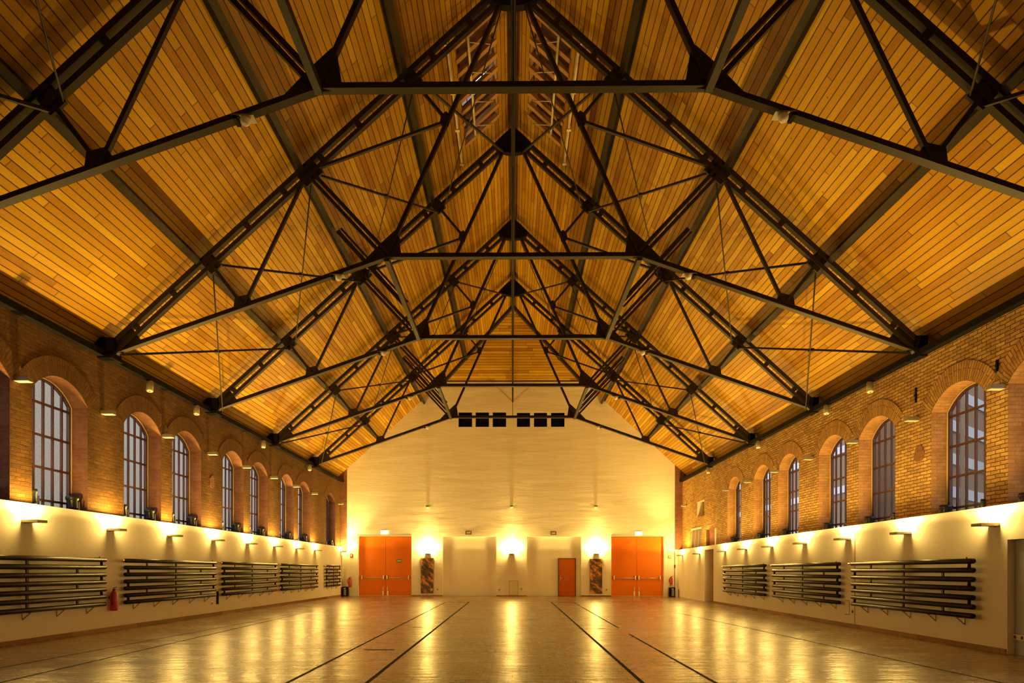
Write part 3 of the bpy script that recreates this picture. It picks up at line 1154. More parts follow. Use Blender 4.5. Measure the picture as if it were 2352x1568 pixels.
def floodlight(loc, aim, label):
    r = empty('floodlight', loc)
    tag(r, label, 'floodlight', 'floodlights on the window sills')
    m = MB()
    m.lathe((0, 0, 0.05), [(0.085, 0), (0.095, 0.02), (0.10, 0.16), (0.125, 0.20), (0.135, 0.215), (0.135, 0.27), (0.11, 0.27), (0.09, 0.23)], aim, 18)
    build('housing', m, 'pot', r)
    m = MB()
    m.box(-0.14, -0.125, -0.02, 0.02, 0.0, 0.2)
    m.box(0.125, 0.14, -0.02, 0.02, 0.0, 0.2)
    m.box(-0.14, 0.14, -0.03, 0.03, 0.0, 0.012)
    build('yoke', m, 'pot', r)
    return r


wlist = []
idx = 1
fl_first = {}


def place_floods(xf, sgn, yc, wname):
    for e, pos in ((1, 'far'), (-1, 'near')):
        loc = (xf + sgn * 0.17, yc + e * (WW / 2 - 0.24), ZSILL + (0.115 if sgn < 0 else DROP_R + 0.012))
        key = (sgn, e)
        lab = 'black floodlight can at the %s side of the sill, %s' % (pos, wname)
        if key not in fl_first:
            fl_first[key] = floodlight(loc, (0.12 * sgn, 0.1 * e, 1), lab)
        else:
            c = dup(fl_first[key], loc)
            c['label'] = lab


for sgn, xf, nm, ys in ((-1, LX, 'left', WIN_L), (1, RX, 'right', WIN_R)):
    first = None
    for i, y in enumerate(ys):
        if i == 0:
            wl = 'arched window of the %s brick wall cut off by the picture edge' % nm
            fn = '%s window at the picture edge' % nm
        else:
            wl = '%s whole arched window from the camera in the %s brick wall' % (ORD[i - 1], nm)
            fn = '%s whole %s window' % (ORD[i - 1], nm)
        if first is None:
            first = make_window((xf, y, ZSILL + (DROP_R if sgn > 0 else 0.0)), sgn, idx, wl)
        else:
            c = dup(first, (xf, y, ZSILL + (DROP_R if sgn > 0 else 0.0)))
            c.name = 'window_%d' % idx
            c['label'] = wl
        idx += 1
        place_floods(xf, sgn, y, fn)
    for j, y in enumerate(near_wins):
        c = dup(first, (xf, y, ZSILL + (DROP_R if sgn > 0 else 0.0)))
        c.name = 'window_%d' % idx
        c['label'] = '%s arched window beside the camera in the %s brick wall, out of the picture' % (ORD[j], nm)
        idx += 1

# far right little openings ---------------------------------------------------------
r = empty('window_%d' % idx, (RX, (sh_y[0] + sh_y[1]) / 2, 2.5))
tag(r, 'small dark shuttered window at the far end of the right brick wall', 'window', None, 'structure')
m = MB()
y0, y1 = sh_y[0] - r.location.y, sh_y[1] - r.location.y
z1 = sh_z[1] - 2.5
m.box(0.05, 0.09, y0, y1, -0.3, z1)
build('shutter', m, 'shutter', r)
for f in (0.33, 0.66):
    m = MB()
    y = y0 + (y1 - y0) * f
    m.box(0.03, 0.055, y - 0.015, y + 0.015, -0.3, z1)
    build('batten', m, 'polecream', r)
m = MB()
m.box(-0.03, 0.1, y0 - 0.05, y1 + 0.05, z1, z1 + 0.09)
build('lintel', m, 'cream', r)
idx += 1
# bricked-up arched niche head
m = MB()
yc = (ni_y[0] + ni_y[1]) / 2
w = ni_y[1] - ni_y[0]
ar = arch_pts(yc, w, ni_z[1] - 0.22, 0.2, 10)
for (a, b), (c, d) in zip(ar, ar[1:]):
    m.face([(RX - .004, a, b), (RX - .004, c, d), (RX - .004, c, ni_z[1] + .03), (RX - .004, a, ni_z[1] + .03)], [(a, b), (c, d), (c, ni_z[1]), (a, ni_z[1])])
    m.face([(RX - .004, a, b), (RX - .004, c, d), (RX + .16, c, d), (RX + .16, a, b)])
struct('trim_4', m, 'archbrick', 'little brick arch head of the blind niche at the far right', 'arch', weld=False)
m = MB().box(RX - 0.012, RX, ni_y[0] - 0.22, ni_y[0] - 0.02, 2.3, ni_z[1] - 0.25)
struct('trim_30', m, 'cream', 'pale plaster strip beside the blind niche at the far right', 'plaster strip', weld=False)

# ================================================================ WALL LAMPS
# lower uplights: tray + bulb; upper: flat downlight boxes (switched off)


def make_uplight(loc, rz, label, real=True):
    """local -X.. : the wall is at x<0, the tray sticks out along +x; length along y"""
    r = empty('wall_uplight', loc, rz)
    tag(r, label, 'wall lamp', 'lit wall uplights')
    m = MB()
    m.box(0.0, 0.31, -0.14, 0.14, 0.0, 0.012)
    m.box(0.295, 0.31, -0.14, 0.14, 0.0, 0.05)
    m.box(0.0, 0.31, -0.14, -0.128, 0.0, 0.05)
    m.box(0.0, 0.31, 0.128, 0.14, 0.0, 0.05)
    build('tray', m, 'lampbody', r)
    m = MB()
    m.box(0.0, 0.03, -0.05, 0.05, -0.02, 0.05)
    build('wall_bracket', m, 'lampbody', r)
    m = MB().tube([(0.15, -0.05, 0.17), (0.15, 0.05, 0.17)], 0.02, 10)
    build('bulb', m, 'bulb', r)
    m = MB()
    for e in (-0.06, 0.06):
        m.tube([(0.15, e, 0.01), (0.15, e, 0.175)], 0.006, 6)
    build('bulb_holder', m, 'lampbody', r)
    for nm, kind, wt in (('upward_beam', 'SPOT', BEAM_W), ('wide_wash', 'SPOT', WASH_W), ('side_spill', 'POINT', SPILL_W)):
        L = bpy.data.lights.new(nm, kind)
        L.energy = wt
        L.color = LAMP_COL
        L.shadow_soft_size = {'upward_beam': 0.045, 'wide_wash': 0.09, 'side_spill': 0.15}[nm]
        if kind == 'SPOT':
            L.spot_size = math.radians(BEAM_DEG if nm == 'upward_beam' else 179)
            L.spot_blend = 0.92 if nm == 'upward_beam' else 0.12
        lo = bpy.data.objects.new(nm, L)
        COL.objects.link(lo)
        lo.parent = r
        lo.location = (0.15, 0, 0.21 if nm == 'side_spill' else 0.17)
        if nm == 'wide_wash':
            lo.rotation_euler = (PI, 0, 0)
        elif kind == 'SPOT':      # the reflector throws the beam steeply up, a little into the room
            lo.rotation_euler = (0, math.radians(180 + BEAM_TILT), 0)
    return r


def make_downlight(loc, rz, label):
    r = empty('wall_downlight', loc, rz)
    tag(r, label, 'wall lamp', 'unlit flat wall downlights')
    m = MB()
    m.box(0.0, 0.28, -0.08, 0.08, 0.0, 0.085)
    build('housing', m, 'lampbody', r, bevel=0.006)
    m = MB()
    m.box(0.012, 0.268, -0.068, 0.068, -0.006, 0.002)
    build('diffuser', m, 'diffuser', r)
    return r


UZ = 2.32
ups, downs = None, None
ly = [13.03 + 2.735 * k for k in range(8)] + [37.08]
for i, y in enumerate(ly):
    x = LL
    lab = ('lit uplight on the low left white wall, %s from the camera' % ORD[i]) if i < 8 else 'lit uplight in the left far corner beside the brick pier'
    zz = 2.36 if i < 8 else 2.44
    if ups is None:
        ups = make_uplight((x, y, zz - 0.04), 0, lab)
    else:
        c = dup(ups, (x, y, zz - 0.04), 0)
        c['label'] = lab
ry = [on_x(px_, py_, 8.30 + 0.0242 * (yy - 11.9))[0] for px_, py_, yy in
      ((2263, 1190, 12), (2072, 1212, 14.7), (1940, 1227, 17.5), (1843, 1240, 20.2), (1765, 1249, 23), (1704, 1256, 25.8), (1656, 1262, 28.7), (1605, 1266, 32.6), (1566, 1271, 36))]
ry = [12.05 + 2.735 * k for k in range(7)] + [32.7, 36.3]
for i, y in enumerate(ry):
    c = dup(ups, (rx(y), y, 2.20), PI + RANG * 0 - 0.0242)
    c['label'] = 'lit uplight on the low right white wall, %s from the camera' % ORD[i]
for k, y in enumerate(()):
    for s in (-1, 1):
        yy = y - (0.9 if s > 0 else 0)
        c = dup(ups, (LL, yy, 2.36) if s < 0 else (rx(yy), yy, 2.20), 0 if s < 0 else PI)
        c['label'] = '%s lit uplight beside the camera on the %s white wall, out of the picture' % (ORD[k], 'left' if s < 0 else 'right')
bl = [(983, 'left pillar of the end wall above the dark painting'), (1175, 'middle pillar of the end wall'), (1369, 'right pillar of the end wall above the orange painting')]
for x, nm in bl:
    c = dup(ups, (bx(x, 1273)[0], YB, bx(x, 1273)[1]), -PI / 2)
    c['label'] = 'lit uplight on the ' + nm
    for k in bpy.data.objects:           # the three end-wall lamps carry stronger bulbs
        if k.parent == c and k.type == 'LIGHT':
            k.data = k.data.copy()
            k.data.energy *= 0.8 if k.name.startswith('upward') else 2.3
for i, y in enumerate(ly[:8] + [37.0]):
    lab = 'flat unlit lamp on the left brick wall, %s from the camera' % ORD[i]
    if downs is None:
        downs = make_downlight((LX, y - 0.15, 4.99), 0, lab)
    else:
        c = dup(downs, (LX, y - 0.15, 4.99), 0)
        c['label'] = lab
for i, y in enumerate(ry[:7] + [36.6]):
    c = dup(downs, (RX, y + (1.0 if i < 7 else 0), 4.86), PI)
    c['label'] = 'flat unlit lamp on the right brick wall, %s from the camera' % ORD[i]
for x, nm in ((983, 'left'), (1175, 'middle'), (1368, 'right')):
    c = dup(downs, (bx(x, 1163)[0], YB, bx(x, 1165)[1]), -PI / 2)
    c['label'] = '%s of three small unlit lamps high on the white end wall' % nm

# spotlights on the eave plates and on the truss ties


def eave_spot(loc, s, label):
    r = empty('eave_spotlight', loc)
    tag(r, label, 'spotlight', 'unlit eave spotlights')
    ax = Vector((s * 0.1, -0.28, -1)).normalized()
    m = MB().lathe((0, 0, -0.02), [(0.075, 0), (0.08, 0.02), (0.085, 0.27), (0.07, 0.27)], ax, 18)
    build('housing', m, 'lampbody', r)
    e = Vector((0, 0, -0.02)) + ax * 0.262
    m = MB().lathe(e, [(0.072, 0), (0.068, 0.012), (0.03, 0.014)], ax, 18)
    build('lens', m, 'diffuser', r)
    m = MB().lathe(e + ax * 0.012, [(0.02, 0), (0.018, 0.01)], ax, 12)
    build('lamp_cap', m, 'brass', r)
    m = MB()
    m.box(-0.03, 0.03, -0.15, 0.03, 0.0, 0.02)
    m.box(-0.012, 0.012, -0.012, 0.012, -0.06, 0.01)
    build('bracket', m, 'black', r)
    return r


es = None
for s, xw, nm, pix in ((-1, LX, 'left', ((345, 884), (452, 937), (605, 1019), (711, 1070))), (1, RX, 'right', ((1998, 892), (1898, 940), (1742, 1023), (1627, 1085)))):
    for i, (px_, py_) in enumerate(pix):
        X = xw - s * 0.13
        y, z = on_x(px_, py_, X)
        lab = 'unlit tubular spotlight under the %s eave, %s from the camera' % (nm, ORD[i])
        if es is None or i == 0:
            es = eave_spot((X, y, ZW), -s, lab)
        else:
            c = dup(es, (X, y, ZW))
            c['label'] = lab


def tie_spot(loc, s, label):
    r = empty('tie_spotlight', loc)
    tag(r, label, 'spotlight', 'unlit spotlights on the truss ties')
    m = MB()
    m.beam((-0.16, 0, -0.03 - 0.057 * -s * 0), (0.16, 0, -0.03), 0.2, 0.02)
    build('mounting_plate', m, 'lampbody', r)
    m = MB()
    m.box(s * 0.12 - 0.03, s * 0.12 + 0.03, -0.1, 0.1, -0.09, -0.03)
    build('side_flap', m, 'black', r)
    m = MB().lathe((-s * 0.02, -0.02, -0.04), [(0.07, 0), (0.075, 0.04), (0.062, 0.085), (0.03, 0.11)], (0, -0.25, -1), 16)
    build('lamp_globe', m, 'diffuser', r)
    return r


for s, nm in ((-1, 'left'), (1, 'right')):
    ts = None
    for i in range(5):
        y = TY[1 + i]
        X = 4.02
        z = Ft[1] + (Nn[1] - Ft[1]) * (Ft[0] - X) / (Ft[0] - Nn[0]) - 0.04
        lab = 'small unlit lamp under the %s lower tie of the %s truss' % (nm, ('nearest', 'second', 'third', 'fourth', 'last')[i])
        if ts is None:
            ts = tie_spot((s * X, y, z), s, lab)
        else:
            c = dup(ts, (s * X, y, z))
            c['label'] = lab

# ================================================================ PIPE RADIATORS


def radiator(loc, rz, L, mirror, zb, label, rows=7, brackets=5, group='wall pipe radiators'):
    """along local +y from 0 to L; wall at x=0, pipes at +x. mirror flips which end has the valve"""
    r = empty('pipe_radiator', loc, rz)
    tag(r, label, 'radiator', group)
    pr, gap, X = 0.049, 0.166, 0.12
    zt = zb + gap * (rows - 1)
    Yq = (lambda f: L * (1 - f)) if mirror else (lambda f: L * f)
    for k in range(rows):
        z = zt - k * gap
        m = MB()
        m.tube([(X, 0.0, z), (X, 0.02, z), (X, L - 0.02, z), (X, L, z)], [pr * .6, pr, pr, pr * .6], 12)
        build('pipe', m, 'pipe', r)
    for k in range(rows - 1):
        z0, z1 = zt - k * gap, zt - (k + 1) * gap
        e = 0.97 if k % 2 == 0 else 0.03
        m = MB().tube([(X, Yq(e), z0), (X, Yq(e), z1)], 0.03, 10)
        build('return_bend', m, 'pipe', r)
        for f in (0.5, 0.2 if k % 2 == 0 else 0.8):
            m = MB()
            m.box(X - 0.012, X + 0.012, Yq(f) - 0.03, Yq(f) + 0.03, z1, z0)
            build('spacer', m, 'pipe', r)
    for k in range(brackets):
        f = (k + 0.6) / (brackets + 0.1)
        m = MB()
        y = L * f
        z = zb - 0.05
        m.beam((0.0, y, z), (X + 0.05, y, z), 0.03, 0.012)
        m.beam((0.005, y, z - 0.13), (X + 0.03, y, z), 0.03, 0.012)
        m.beam((0.006, y, z), (0.006, y, z - 0.14), 0.03, 0.012, up=(1, 0, 0))
        build('bracket', m, 'galv', r)
    m = MB().tube([(X, Yq(-0.035), zt), (X, Yq(0.0), zt)], 0.028, 10)
    m.tube([(X, Yq(-0.012), zt - 0.045), (X, Yq(-0.012), zt + 0.045)], 0.02, 8)
    build('valve', m, 'brass', r)
    m = MB().tube([(X, Yq(0.955), zt + 0.04), (X, Yq(0.955), zt + 0.075)], 0.012, 8)
    build('air_vent', m, 'pipe', r)
    return r


LZ = 0.64
radiator((LL, 10.38, 0), 0, 5.0, False, LZ, 'dark pipe radiator on the left wall running out of the picture edge')
radiator((LL, 16.15, 0), 0, 4.97, False, LZ, 'dark pipe radiator on the left wall just beyond the red extinguisher')
radiator((LL, 21.62, 0), 0, 5.0, False, LZ, 'third dark pipe radiator on the left wall, beyond the dark slot')
radiator((LL, 27.12, 0), 0, 5.1, False, LZ, 'fourth dark pipe radiator on the left wall, next to last')
radiator((LL, 33.75, 0), 0, 2.72, False, LZ, 'short dark pipe radiator at the far end of the left wall', brackets=3)
for y0, y1, lab in ((12.4, 17.05, 'large dark pipe radiator on the right wall nearest the pale door'),
                    (17.72, 22.56, 'middle of three dark pipe radiators on the right wall'),
                    (23.25, 28.24, 'dark pipe radiator on the right wall beside the far doorway')):
    radiator((rx(y1) + 0.0, y1, 0), PI - 0.0242, y1 - y0, False, 0.60, lab)

# ================================================================ DOORS


def double_door(n, x0, x1, label, sign):
    r = empty('door_%d' % n, ((x0 + x1) / 2, YB + DREC - 0.06, 0))
    tag(r, label, 'door', None, 'structure')
    h = dz - 0.02
    w = (x1 - x0) / 2
    for s in (-1, 1):
        a, b = (-w + 0.005, -0.006) if s < 0 else (0.006, w - 0.005)
        m = MB().box(a, b, 0, 0.055, 0.01, h)
        lf = build('door_leaf', m, 'orange', r, bevel=0.004)
        bar = MB().tube([(a + 0.2, -0.09, 1.0), (b - 0.12 if s < 0 else b - 0.2, -0.09, 1.0)], 0.025, 10)
        build('panic_bar', bar, 'silver', lf)
        for x in ((a + 0.17, b - 0.09) if s < 0 else (a + 0.09, b - 0.17)):
            k = MB().box(x - 0.03, x + 0.03, -0.11, 0.0, 0.92, 1.14)
            build('bar_bracket', k, 'silver', lf, bevel=0.008)
        x = -0.14 if s < 0 else 0.12
        k = MB().box(x - 0.035, x + 0.035, -0.02, 0.0, 0.03, 0.28)
        k.box(x - 0.015, x + 0.015, -0.03, 0.0, 0.32, 0.5)
        build('floor_bolt', k, 'silver', lf)
        if sign and s > 0:
            gx0, gz1 = bx(909, 1284)
            gx1, gz0 = bx(921.5, 1291)
            cx = (gx0 + gx1) / 2 - r.location.x
            k = MB().box(cx - 0.15, cx + 0.15, -0.006, 0.0, gz0, gz1)
            sg = build('door_sign', k, 'green', lf)
            sg['label'] = 'small green sign with pale middle band'
            mz = (gz0 + gz1) / 2
            k = MB().box(cx - 0.12, cx + 0.12, -0.01, -0.005, mz - 0.025, mz + 0.025)
            build('sign_band', k, 'cream', lf)
    m = MB()
    m.box(-w - 0.04, w + 0.04, -0.005 - DREC + 0.04, -DREC + 0.06, h + 0.02, h + 0.055)
    for s in (-1, 1):
        m.box(s * (w + 0.0) - 0.02 * (s < 0) - 0.0, s * (w + 0.0) + 0.02 * (s > 0), -DREC + 0.045, -DREC + 0.06, 0, h + 0.03)
    build('door_frame', m, 'cream', r)
    m = MB().box(-w - .02, w + .02, 0.06, 0.1, 0, h + 0.05)
    build('backing', m, 'black', r)
    return r


double_door(1, dl[0], dl[1], 'left orange double door with a small green sign in the end wall', True)
double_door(2, dr[0], dr[1], 'right orange double door without a sign in the end wall', False)
sx0, sx1 = bx(1284, 1330)[0], bx(1321.5, 1330)[0]
sz = bx(1300, 1283)[1]
r = empty('door_3', ((sx0 + sx1) / 2, YB + 0.12, 0))
tag(r, 'single narrow dark-orange door in the right recess of the end wall', 'door', None, 'structure')
w = (sx1 - sx0) / 2
m = MB().box(-w, w, -0.01, 0.035, 0.01, sz)
lf = build('door_leaf', m, 'orange2', r, bevel=0.004)
m = MB().box(-w + 0.05, -w + 0.09, -0.02, -0.01, 0.85, 1.1)
m.tube([(-w + 0.07, -0.02, 1.0), (-w + 0.07, -0.07, 1.0), (-w + 0.18, -0.07, 1.0)], 0.011, 8)
build('door_handle', m, 'silver', lf)
m = MB().box(-w - 0.04, -w, -0.02, 0.035, 0, sz + 0.04)
m.box(w, w + 0.04, -0.02, 0.035, 0, sz + 0.04)
m.box(-w, w, -0.02, 0.035, sz, sz + 0.04)
build('door_frame', m, 'darkwood', r)

# ================================================================ THINGS ON THE END WALL


def wallbox(name, x0, y0, x1, y1, depth, mat, label, cat, yoff=0.0, group=None, bevel=0.0):
    a, zt = on_y(x0, y0, YB + yoff)
    b, zb = on_y(x1, y1, YB + yoff)
    r = empty(name, ((a + b) / 2, YB + yoff, zb))
    tag(r, label, cat, group)
    return r, (b - a) / 2, zt - zb


for x0, x1, y0, y1, mt, lab in ((967, 995.5, 1281, 1362, 'paint1', 'tall dark abstract canvas with gold streaks beside the left double door'),
                                (1355, 1383, 1283, 1363, 'paint2', 'tall abstract canvas with orange clouds beside the right double door')):
    r, w, h = wallbox('painting', x0, y0, x1, y1, 0.05, mt, lab, 'painting')
    m = MB().box(-w, w, -0.05, -0.006, 0.0, h)
    build('canvas', m, mt, r)
    m = MB().box(-w + .03, w - .03, -0.02, 0.0, 0.03, h - .03)
    build('stretcher', m, 'darkwood', r)
for x0, x1, y0, y1, lab in ((875, 892.5, 1217.5, 1226.5, 'glowing white sign box over the left double door'), (1458.5, 1474.5, 1220, 1229.5, 'glowing white sign box over the right double door')):
    r, w, h = wallbox('exit_sign', x0, y0, x1, y1, 0.1, 'exitlit', lab, 'sign', group='lit sign boxes')
    m = MB().box(-w, w, -0.07, 0.0, 0.0, h)
    build('housing', m, 'cream', r)
    m = MB().box(-w + .01, w - .01, -0.078, -0.069, 0.01, h - .01)
    build('lit_face', m, 'exitlit', r)
for x0, x1, y0, y1, lab in ((1069, 1083.5, 1219, 1227.5, 'small unlit sign box over the left recess of the end wall'), (1264, 1278, 1220, 1228.5, 'small unlit sign box over the right recess of the end wall')):
    r, w, h = wallbox('sign_box', x0, y0, x1, y1, 0.1, 'dimgreen', lab, 'sign', group='unlit sign boxes')
    m = MB().box(-w, w, -0.08, 0.0, 0.0, h)
    build('housing', m, 'dimgreen', r, bevel=0.008)
    m = MB().box(-w + .07, w - .06, -0.085, -0.078, 0.06, h - .05)
    build('face', m, 'cream', r)
for x0, x1, y0, y1, lab in ((804, 810, 1271, 1279.5, 'small red-brown call point left of the left double door'), (1534.5, 1541, 1275, 1282, 'small red-brown call point right of the right double door')):
    r, w, h = wallbox('call_point', x0, y0, x1, y1, 0.05, 'red', lab, 'alarm', group='call points')
    m = MB().box(-w, w, -0.05, 0.0, 0.0, h)
    build('housing', m, 'red', r, bevel=0.008)
    m = MB().box(-w * .5, w * .5, -0.055, -0.048, h * .25, h * .75)
    build('cover', m, 'cream', r)
# access hatch in the middle pillar
r, w, h = wallbox('access_hatch', 1169.5, 1333, 1190, 1366, 0.02, 'cream', 'flush white access hatch low on the middle pillar of the end wall', 'hatch')
m = MB().box(-w, w, -0.006, 0.0, 0.0, h)
build('frame_line', m, 'seam', r)
m = MB().box(-w + .012, w - .012, -0.012, 0.0, 0.012, h - .012)
build('hatch_leaf', m, 'cream', r)
for i, (x, y, lab) in enumerate(((1147, 1354, 'pale socket left of the hatch on the middle pillar'), (1197.5, 1352, 'pale socket right of the hatch on the middle pillar'),
                               (1005, 1353, 'pale socket right of the dark painting'), (1393, 1354, 'pale socket right of the orange painting'))):
    r, w, h = wallbox('wall_socket', x - 2, y - 3.5, x + 2, y + 3.5, 0.03, 'cream', lab, 'socket', group='wall sockets')
    m = MB().box(-w, w, -0.02, 0.0, 0.0, h)
    build('plate', m, 'cream', r, bevel=0.005)
    m = MB().lathe((0, -0.021, h * 0.5), [(0.03, 0), (0.026, 0.004)], (0, -1, 0), 14)
    build('outlet', m, 'seam', r)
r, w, h = wallbox('junction_box', 1535, 1344, 1547, 1349.5, 0.03, 'cream', 'pale box under the right far extinguisher', 'box')
m = MB().box(-w, w, -0.06, 0.0, 0.0, h)
build('housing', m, 'cream', r, bevel=0.008)
m = MB().box(-w, w, -0.066, -0.058, h - .03, h - .01)
build('lid_edge', m, 'dimgreen', r)


def extinguisher(loc, rz, h, label):
    """wall behind at +y local"""
    r = empty('fire_extinguisher', loc, rz)
    tag(r, label, 'fire extinguisher', 'fire extinguishers')
    q = h / 0.6
    m = MB().lathe((0, 0, 0), [(0.075 * q, 0), (0.088 * q, 0.015), (0.09 * q, 0.05), (0.09 * q, 0.40 * q), (0.078 * q, 0.45 * q), (0.045 * q, 0.49 * q), (0.03 * q, 0.5 * q)], (0, 0, 1), 22)
    build('cylinder', m, 'red', r)
    m = MB().lathe((0, 0, 0.495 * q), [(0.03 * q, 0), (0.034 * q, 0.02 * q), (0.03 * q, 0.05 * q)], (0, 0, 1), 14)
    m.beam((-0.02, 0, 0.56 * q), (0.12 * q, 0, 0.585 * q), 0.03, 0.014)
    m.beam((-0.02, 0, 0.54 * q), (0.1 * q, 0, 0.535 * q), 0.03, 0.012)
    build('valve_head', m, 'rubber', r)
    pts = []
    for k in range(13):
        f = k / 12
        a = f * PI
        pts.append(((-0.02 - 0.12 * math.sin(a * 0.9) * 1.0) * q, -0.03 * math.sin(a), (0.53 - 0.42 * f + 0.04 * math.sin(a)) * q))
    m = MB().tube(pts, 0.014 * q, 8)
    build('hose', m, 'rubber', r)
    m = MB().tube([pts[-1], (pts[-1][0] + 0.01, pts[-1][1], pts[-1][2] - 0.09 * q)], [0.016 * q, 0.024 * q], 10)
    build('nozzle', m, 'rubber', r)
    m = MB().box(-0.05, 0.05, 0.075, 0.10 * q + 0.005, 0.3 * q, 0.36 * q)
    build('wall_hook', m, 'rubber', r)
    return r


y_, z_ = on_x(261, 1402, LL + 0.1)
extinguisher((LL + 0.105, y_, z_), PI / 2, 0.56, 'red fire extinguisher on the left wall between the first two radiators')
a, z_ = bx(804.5, 1347)
extinguisher((a, YB - 0.105, z_), 0, 0.56, 'red fire extinguisher in the left far corner beside the double door')
a, z_ = bx(1541, 1343)
extinguisher((a, YB - 0.105, z_), 0, 0.5, 'red fire extinguisher in the right far corner above a black bin')


def bin_(loc, label):
    r = empty('waste_bin', loc)
    tag(r, label, 'bin', 'waste bins')
    m = MB().box(-0.15, 0.15, -0.15, 0.15, 0, 0.5)
    build('body', m, 'black', r, bevel=0.02)
    m = MB().box(-0.05, 0.09, -0.156, -0.148, 0.05, 0.38)
    build('front_panel', m, 'lampbody', r)
    m = MB().box(-0.06, 0.06, -0.158, -0.148, 0.41, 0.45)
    build('label_plate', m, 'diffuser', r)
    m = MB().box(-0.155, 0.155, -0.155, 0.155, 0.49, 0.52)
    build('lid', m, 'rubber', r, bevel=0.01)
    return r


a, _ = on_y(793, 1367, YB - 0.28)
bin_((a, YB - 0.28, 0), 'black bin on the floor in the left far corner')
a, _ = on_y(1543.5, 1369, YB - 0.28)
bin_((a, YB - 0.28, 0), 'black bin on the floor in the right far corner')
# cables and conduits in the far corners
a, zt = bx(784, 1275)
pts = []
for k in range(15):
    f = k / 14
    x, z = bx(783.5 + 0.2 * f + (6.0 * max(0, f - 0.55) ** 1.5) * 2.2, 1275 + 70 * f)
    pts.append((max(x, LL + 0.012), YB - 0.2 - 0.1 * (1 - f), z))
m = MB().tube(pts, 0.012, 6)
tag(build('cable', m, 'seam'), 'thin dark cable hanging in the left far corner', 'cable')
x, z0 = bx(1549.5, 1352)
_, z1 = bx(1549.5, 1266)
m = MB().tube([(x, YB - 0.015, z0), (x, YB - 0.015, z1)], 0.016, 8)
cd = build('conduit', m, 'seam')
tag(cd, 'thin dark conduit in the right far corner', 'conduit')
m = MB().box(x - 0.04, x + 0.04, YB - 0.05, YB, z0 + 1.15, z0 + 1.32)
build('junction_block', m, 'seam', cd)

# ================================================================ THINGS ON THE SIDE WALLS
# dark slot beside the second left radiator
y, zt = on_x(499, 1357, LL)
_, zb = on_x(499, 1387, LL)
m = MB().box(LL - 0.01, LL + 0.02, y - 0.07, y + 0.07, zb, zt)
o = build('slot_strip', m, 'black')
tag(o, 'narrow dark upright strip between second and third left radiators', 'strip')
y, z = on_x(486, 1385, LL)
m = MB().box(0, 0.02, -0.06, 0.06, 0, 0.1)
r = empty('wall_socket', (LL, y, z - 0.05))
tag(r, 'pale socket low on the left wall beside the dark strip', 'socket', 'wall sockets')
build('plate', m, 'cream', r, bevel=0.005)
m = MB().lathe((0.021, 0, 0.05), [(0.03, 0), (0.026, 0.004)], (1, 0, 0), 14)
build('outlet', m, 'seam', r)


def onr(px_, py_):          # on the askew right wall
    d = ray(px_, py_)
    y = 15.0
    for _ in range(30):
        y = d.y * rx(y) / d.x
    return y, EYE + d.z * y / d.y


ys, _ = onr(1963.5, 1350)
m = MB()
rslab(m, ys - 0.012, ys + 0.012, 0.0, LOW_R - 0.16, back=0.0, inset=-0.003)
struct('trim_5', m, 'seam', 'thin upright joint line in the right white wall behind the large radiator', 'joint', weld=False)
y0, z0 = onr(1951, 1412)
y1, z1 = onr(1940, 1378)
m = MB()
yy0, yy1 = min(y0, y1), max(y0, y1)
rslab(m, yy0, yy1, z0, z1, back=0.0, inset=-0.004)
h = build('access_hatch', m, 'seam', None, weld=False)
m = MB()
rslab(m, yy0 + 0.015, yy1 - 0.015, z0 + 0.015, z1 - 0.015, back=0.0, inset=-0.009)
build('hatch_leaf', m, 'white', h, weld=False)
tag(h, 'flush white hatch low on the right wall between two radiators', 'hatch')
y0, z0 = onr(1945.5, 1375)
m = MB().box(-0.03, 0.0, -0.06, 0.06, -0.025, 0.025)
r = empty('switch_box', (rx(y0), y0, z0))
tag(r, 'small bright white switch box above the hatch on the right wall', 'switch')
build('housing', m, 'diffuser', r, bevel=0.005)
m = MB().box(-0.036, -0.028, -0.02, 0.02, -0.012, 0.012)
build('rocker', m, 'cream', r)
y0, z0 = onr(1958.5, 1404)
m = MB().lathe((rx(y0) - 0.0, y0, z0), [(0.035, -0.01), (0.035, 0.012), (0.02, 0.02)], (-1, 0, 0), 14)
tag(build('plug_hole', m, 'seam'), 'small dark round plug beside the joint line on the right wall', 'plug')
# double socket on the pale door recess
y0, z0 = on_x(2341, 1463.5, rx(11.4) + 0.12)
r = empty('wall_socket', (rx(y0) + 0.12, y0, z0))
tag(r, 'pale double socket on the pale tinted door at the right edge', 'socket', 'wall sockets')
m = MB().box(-0.018, 0.0, -0.16, 0.16, -0.045, 0.045)
build('plate', m, 'diffuser', r, bevel=0.005)
for e in (-0.08, 0.08):
    m = MB().lathe((-0.018, e, 0), [(0.03, 0), (0.026, 0.004)], (-1, 0, 0), 14)
    build('outlet', m, 'seam', r)
# iron anchors on the right brick
for px_, pa, pb, lab in ((2105, 890, 924, 'thin black iron anchor bar on the right brick left of the near whole window'), (2292, 826, 853, 'thin black iron anchor bar on the right brick near the picture edge'),
                         (555, 880, 900, None)):
    if lab is None:
        continue
    y, zt = on_x(px_, pa, RX)
    _, zb = on_x(px_, pb, RX)
    m = MB().box(RX - 0.03, RX, y - 0.02, y + 0.02, zb, zt)
    m.box(RX - 0.04, RX, y - 0.03, y + 0.03, (zb + zt) / 2 - 0.02, (zb + zt) / 2 + 0.02)
    tag(build('wall_anchor', m, 'black'), lab, 'anchor', 'iron wall anchors')
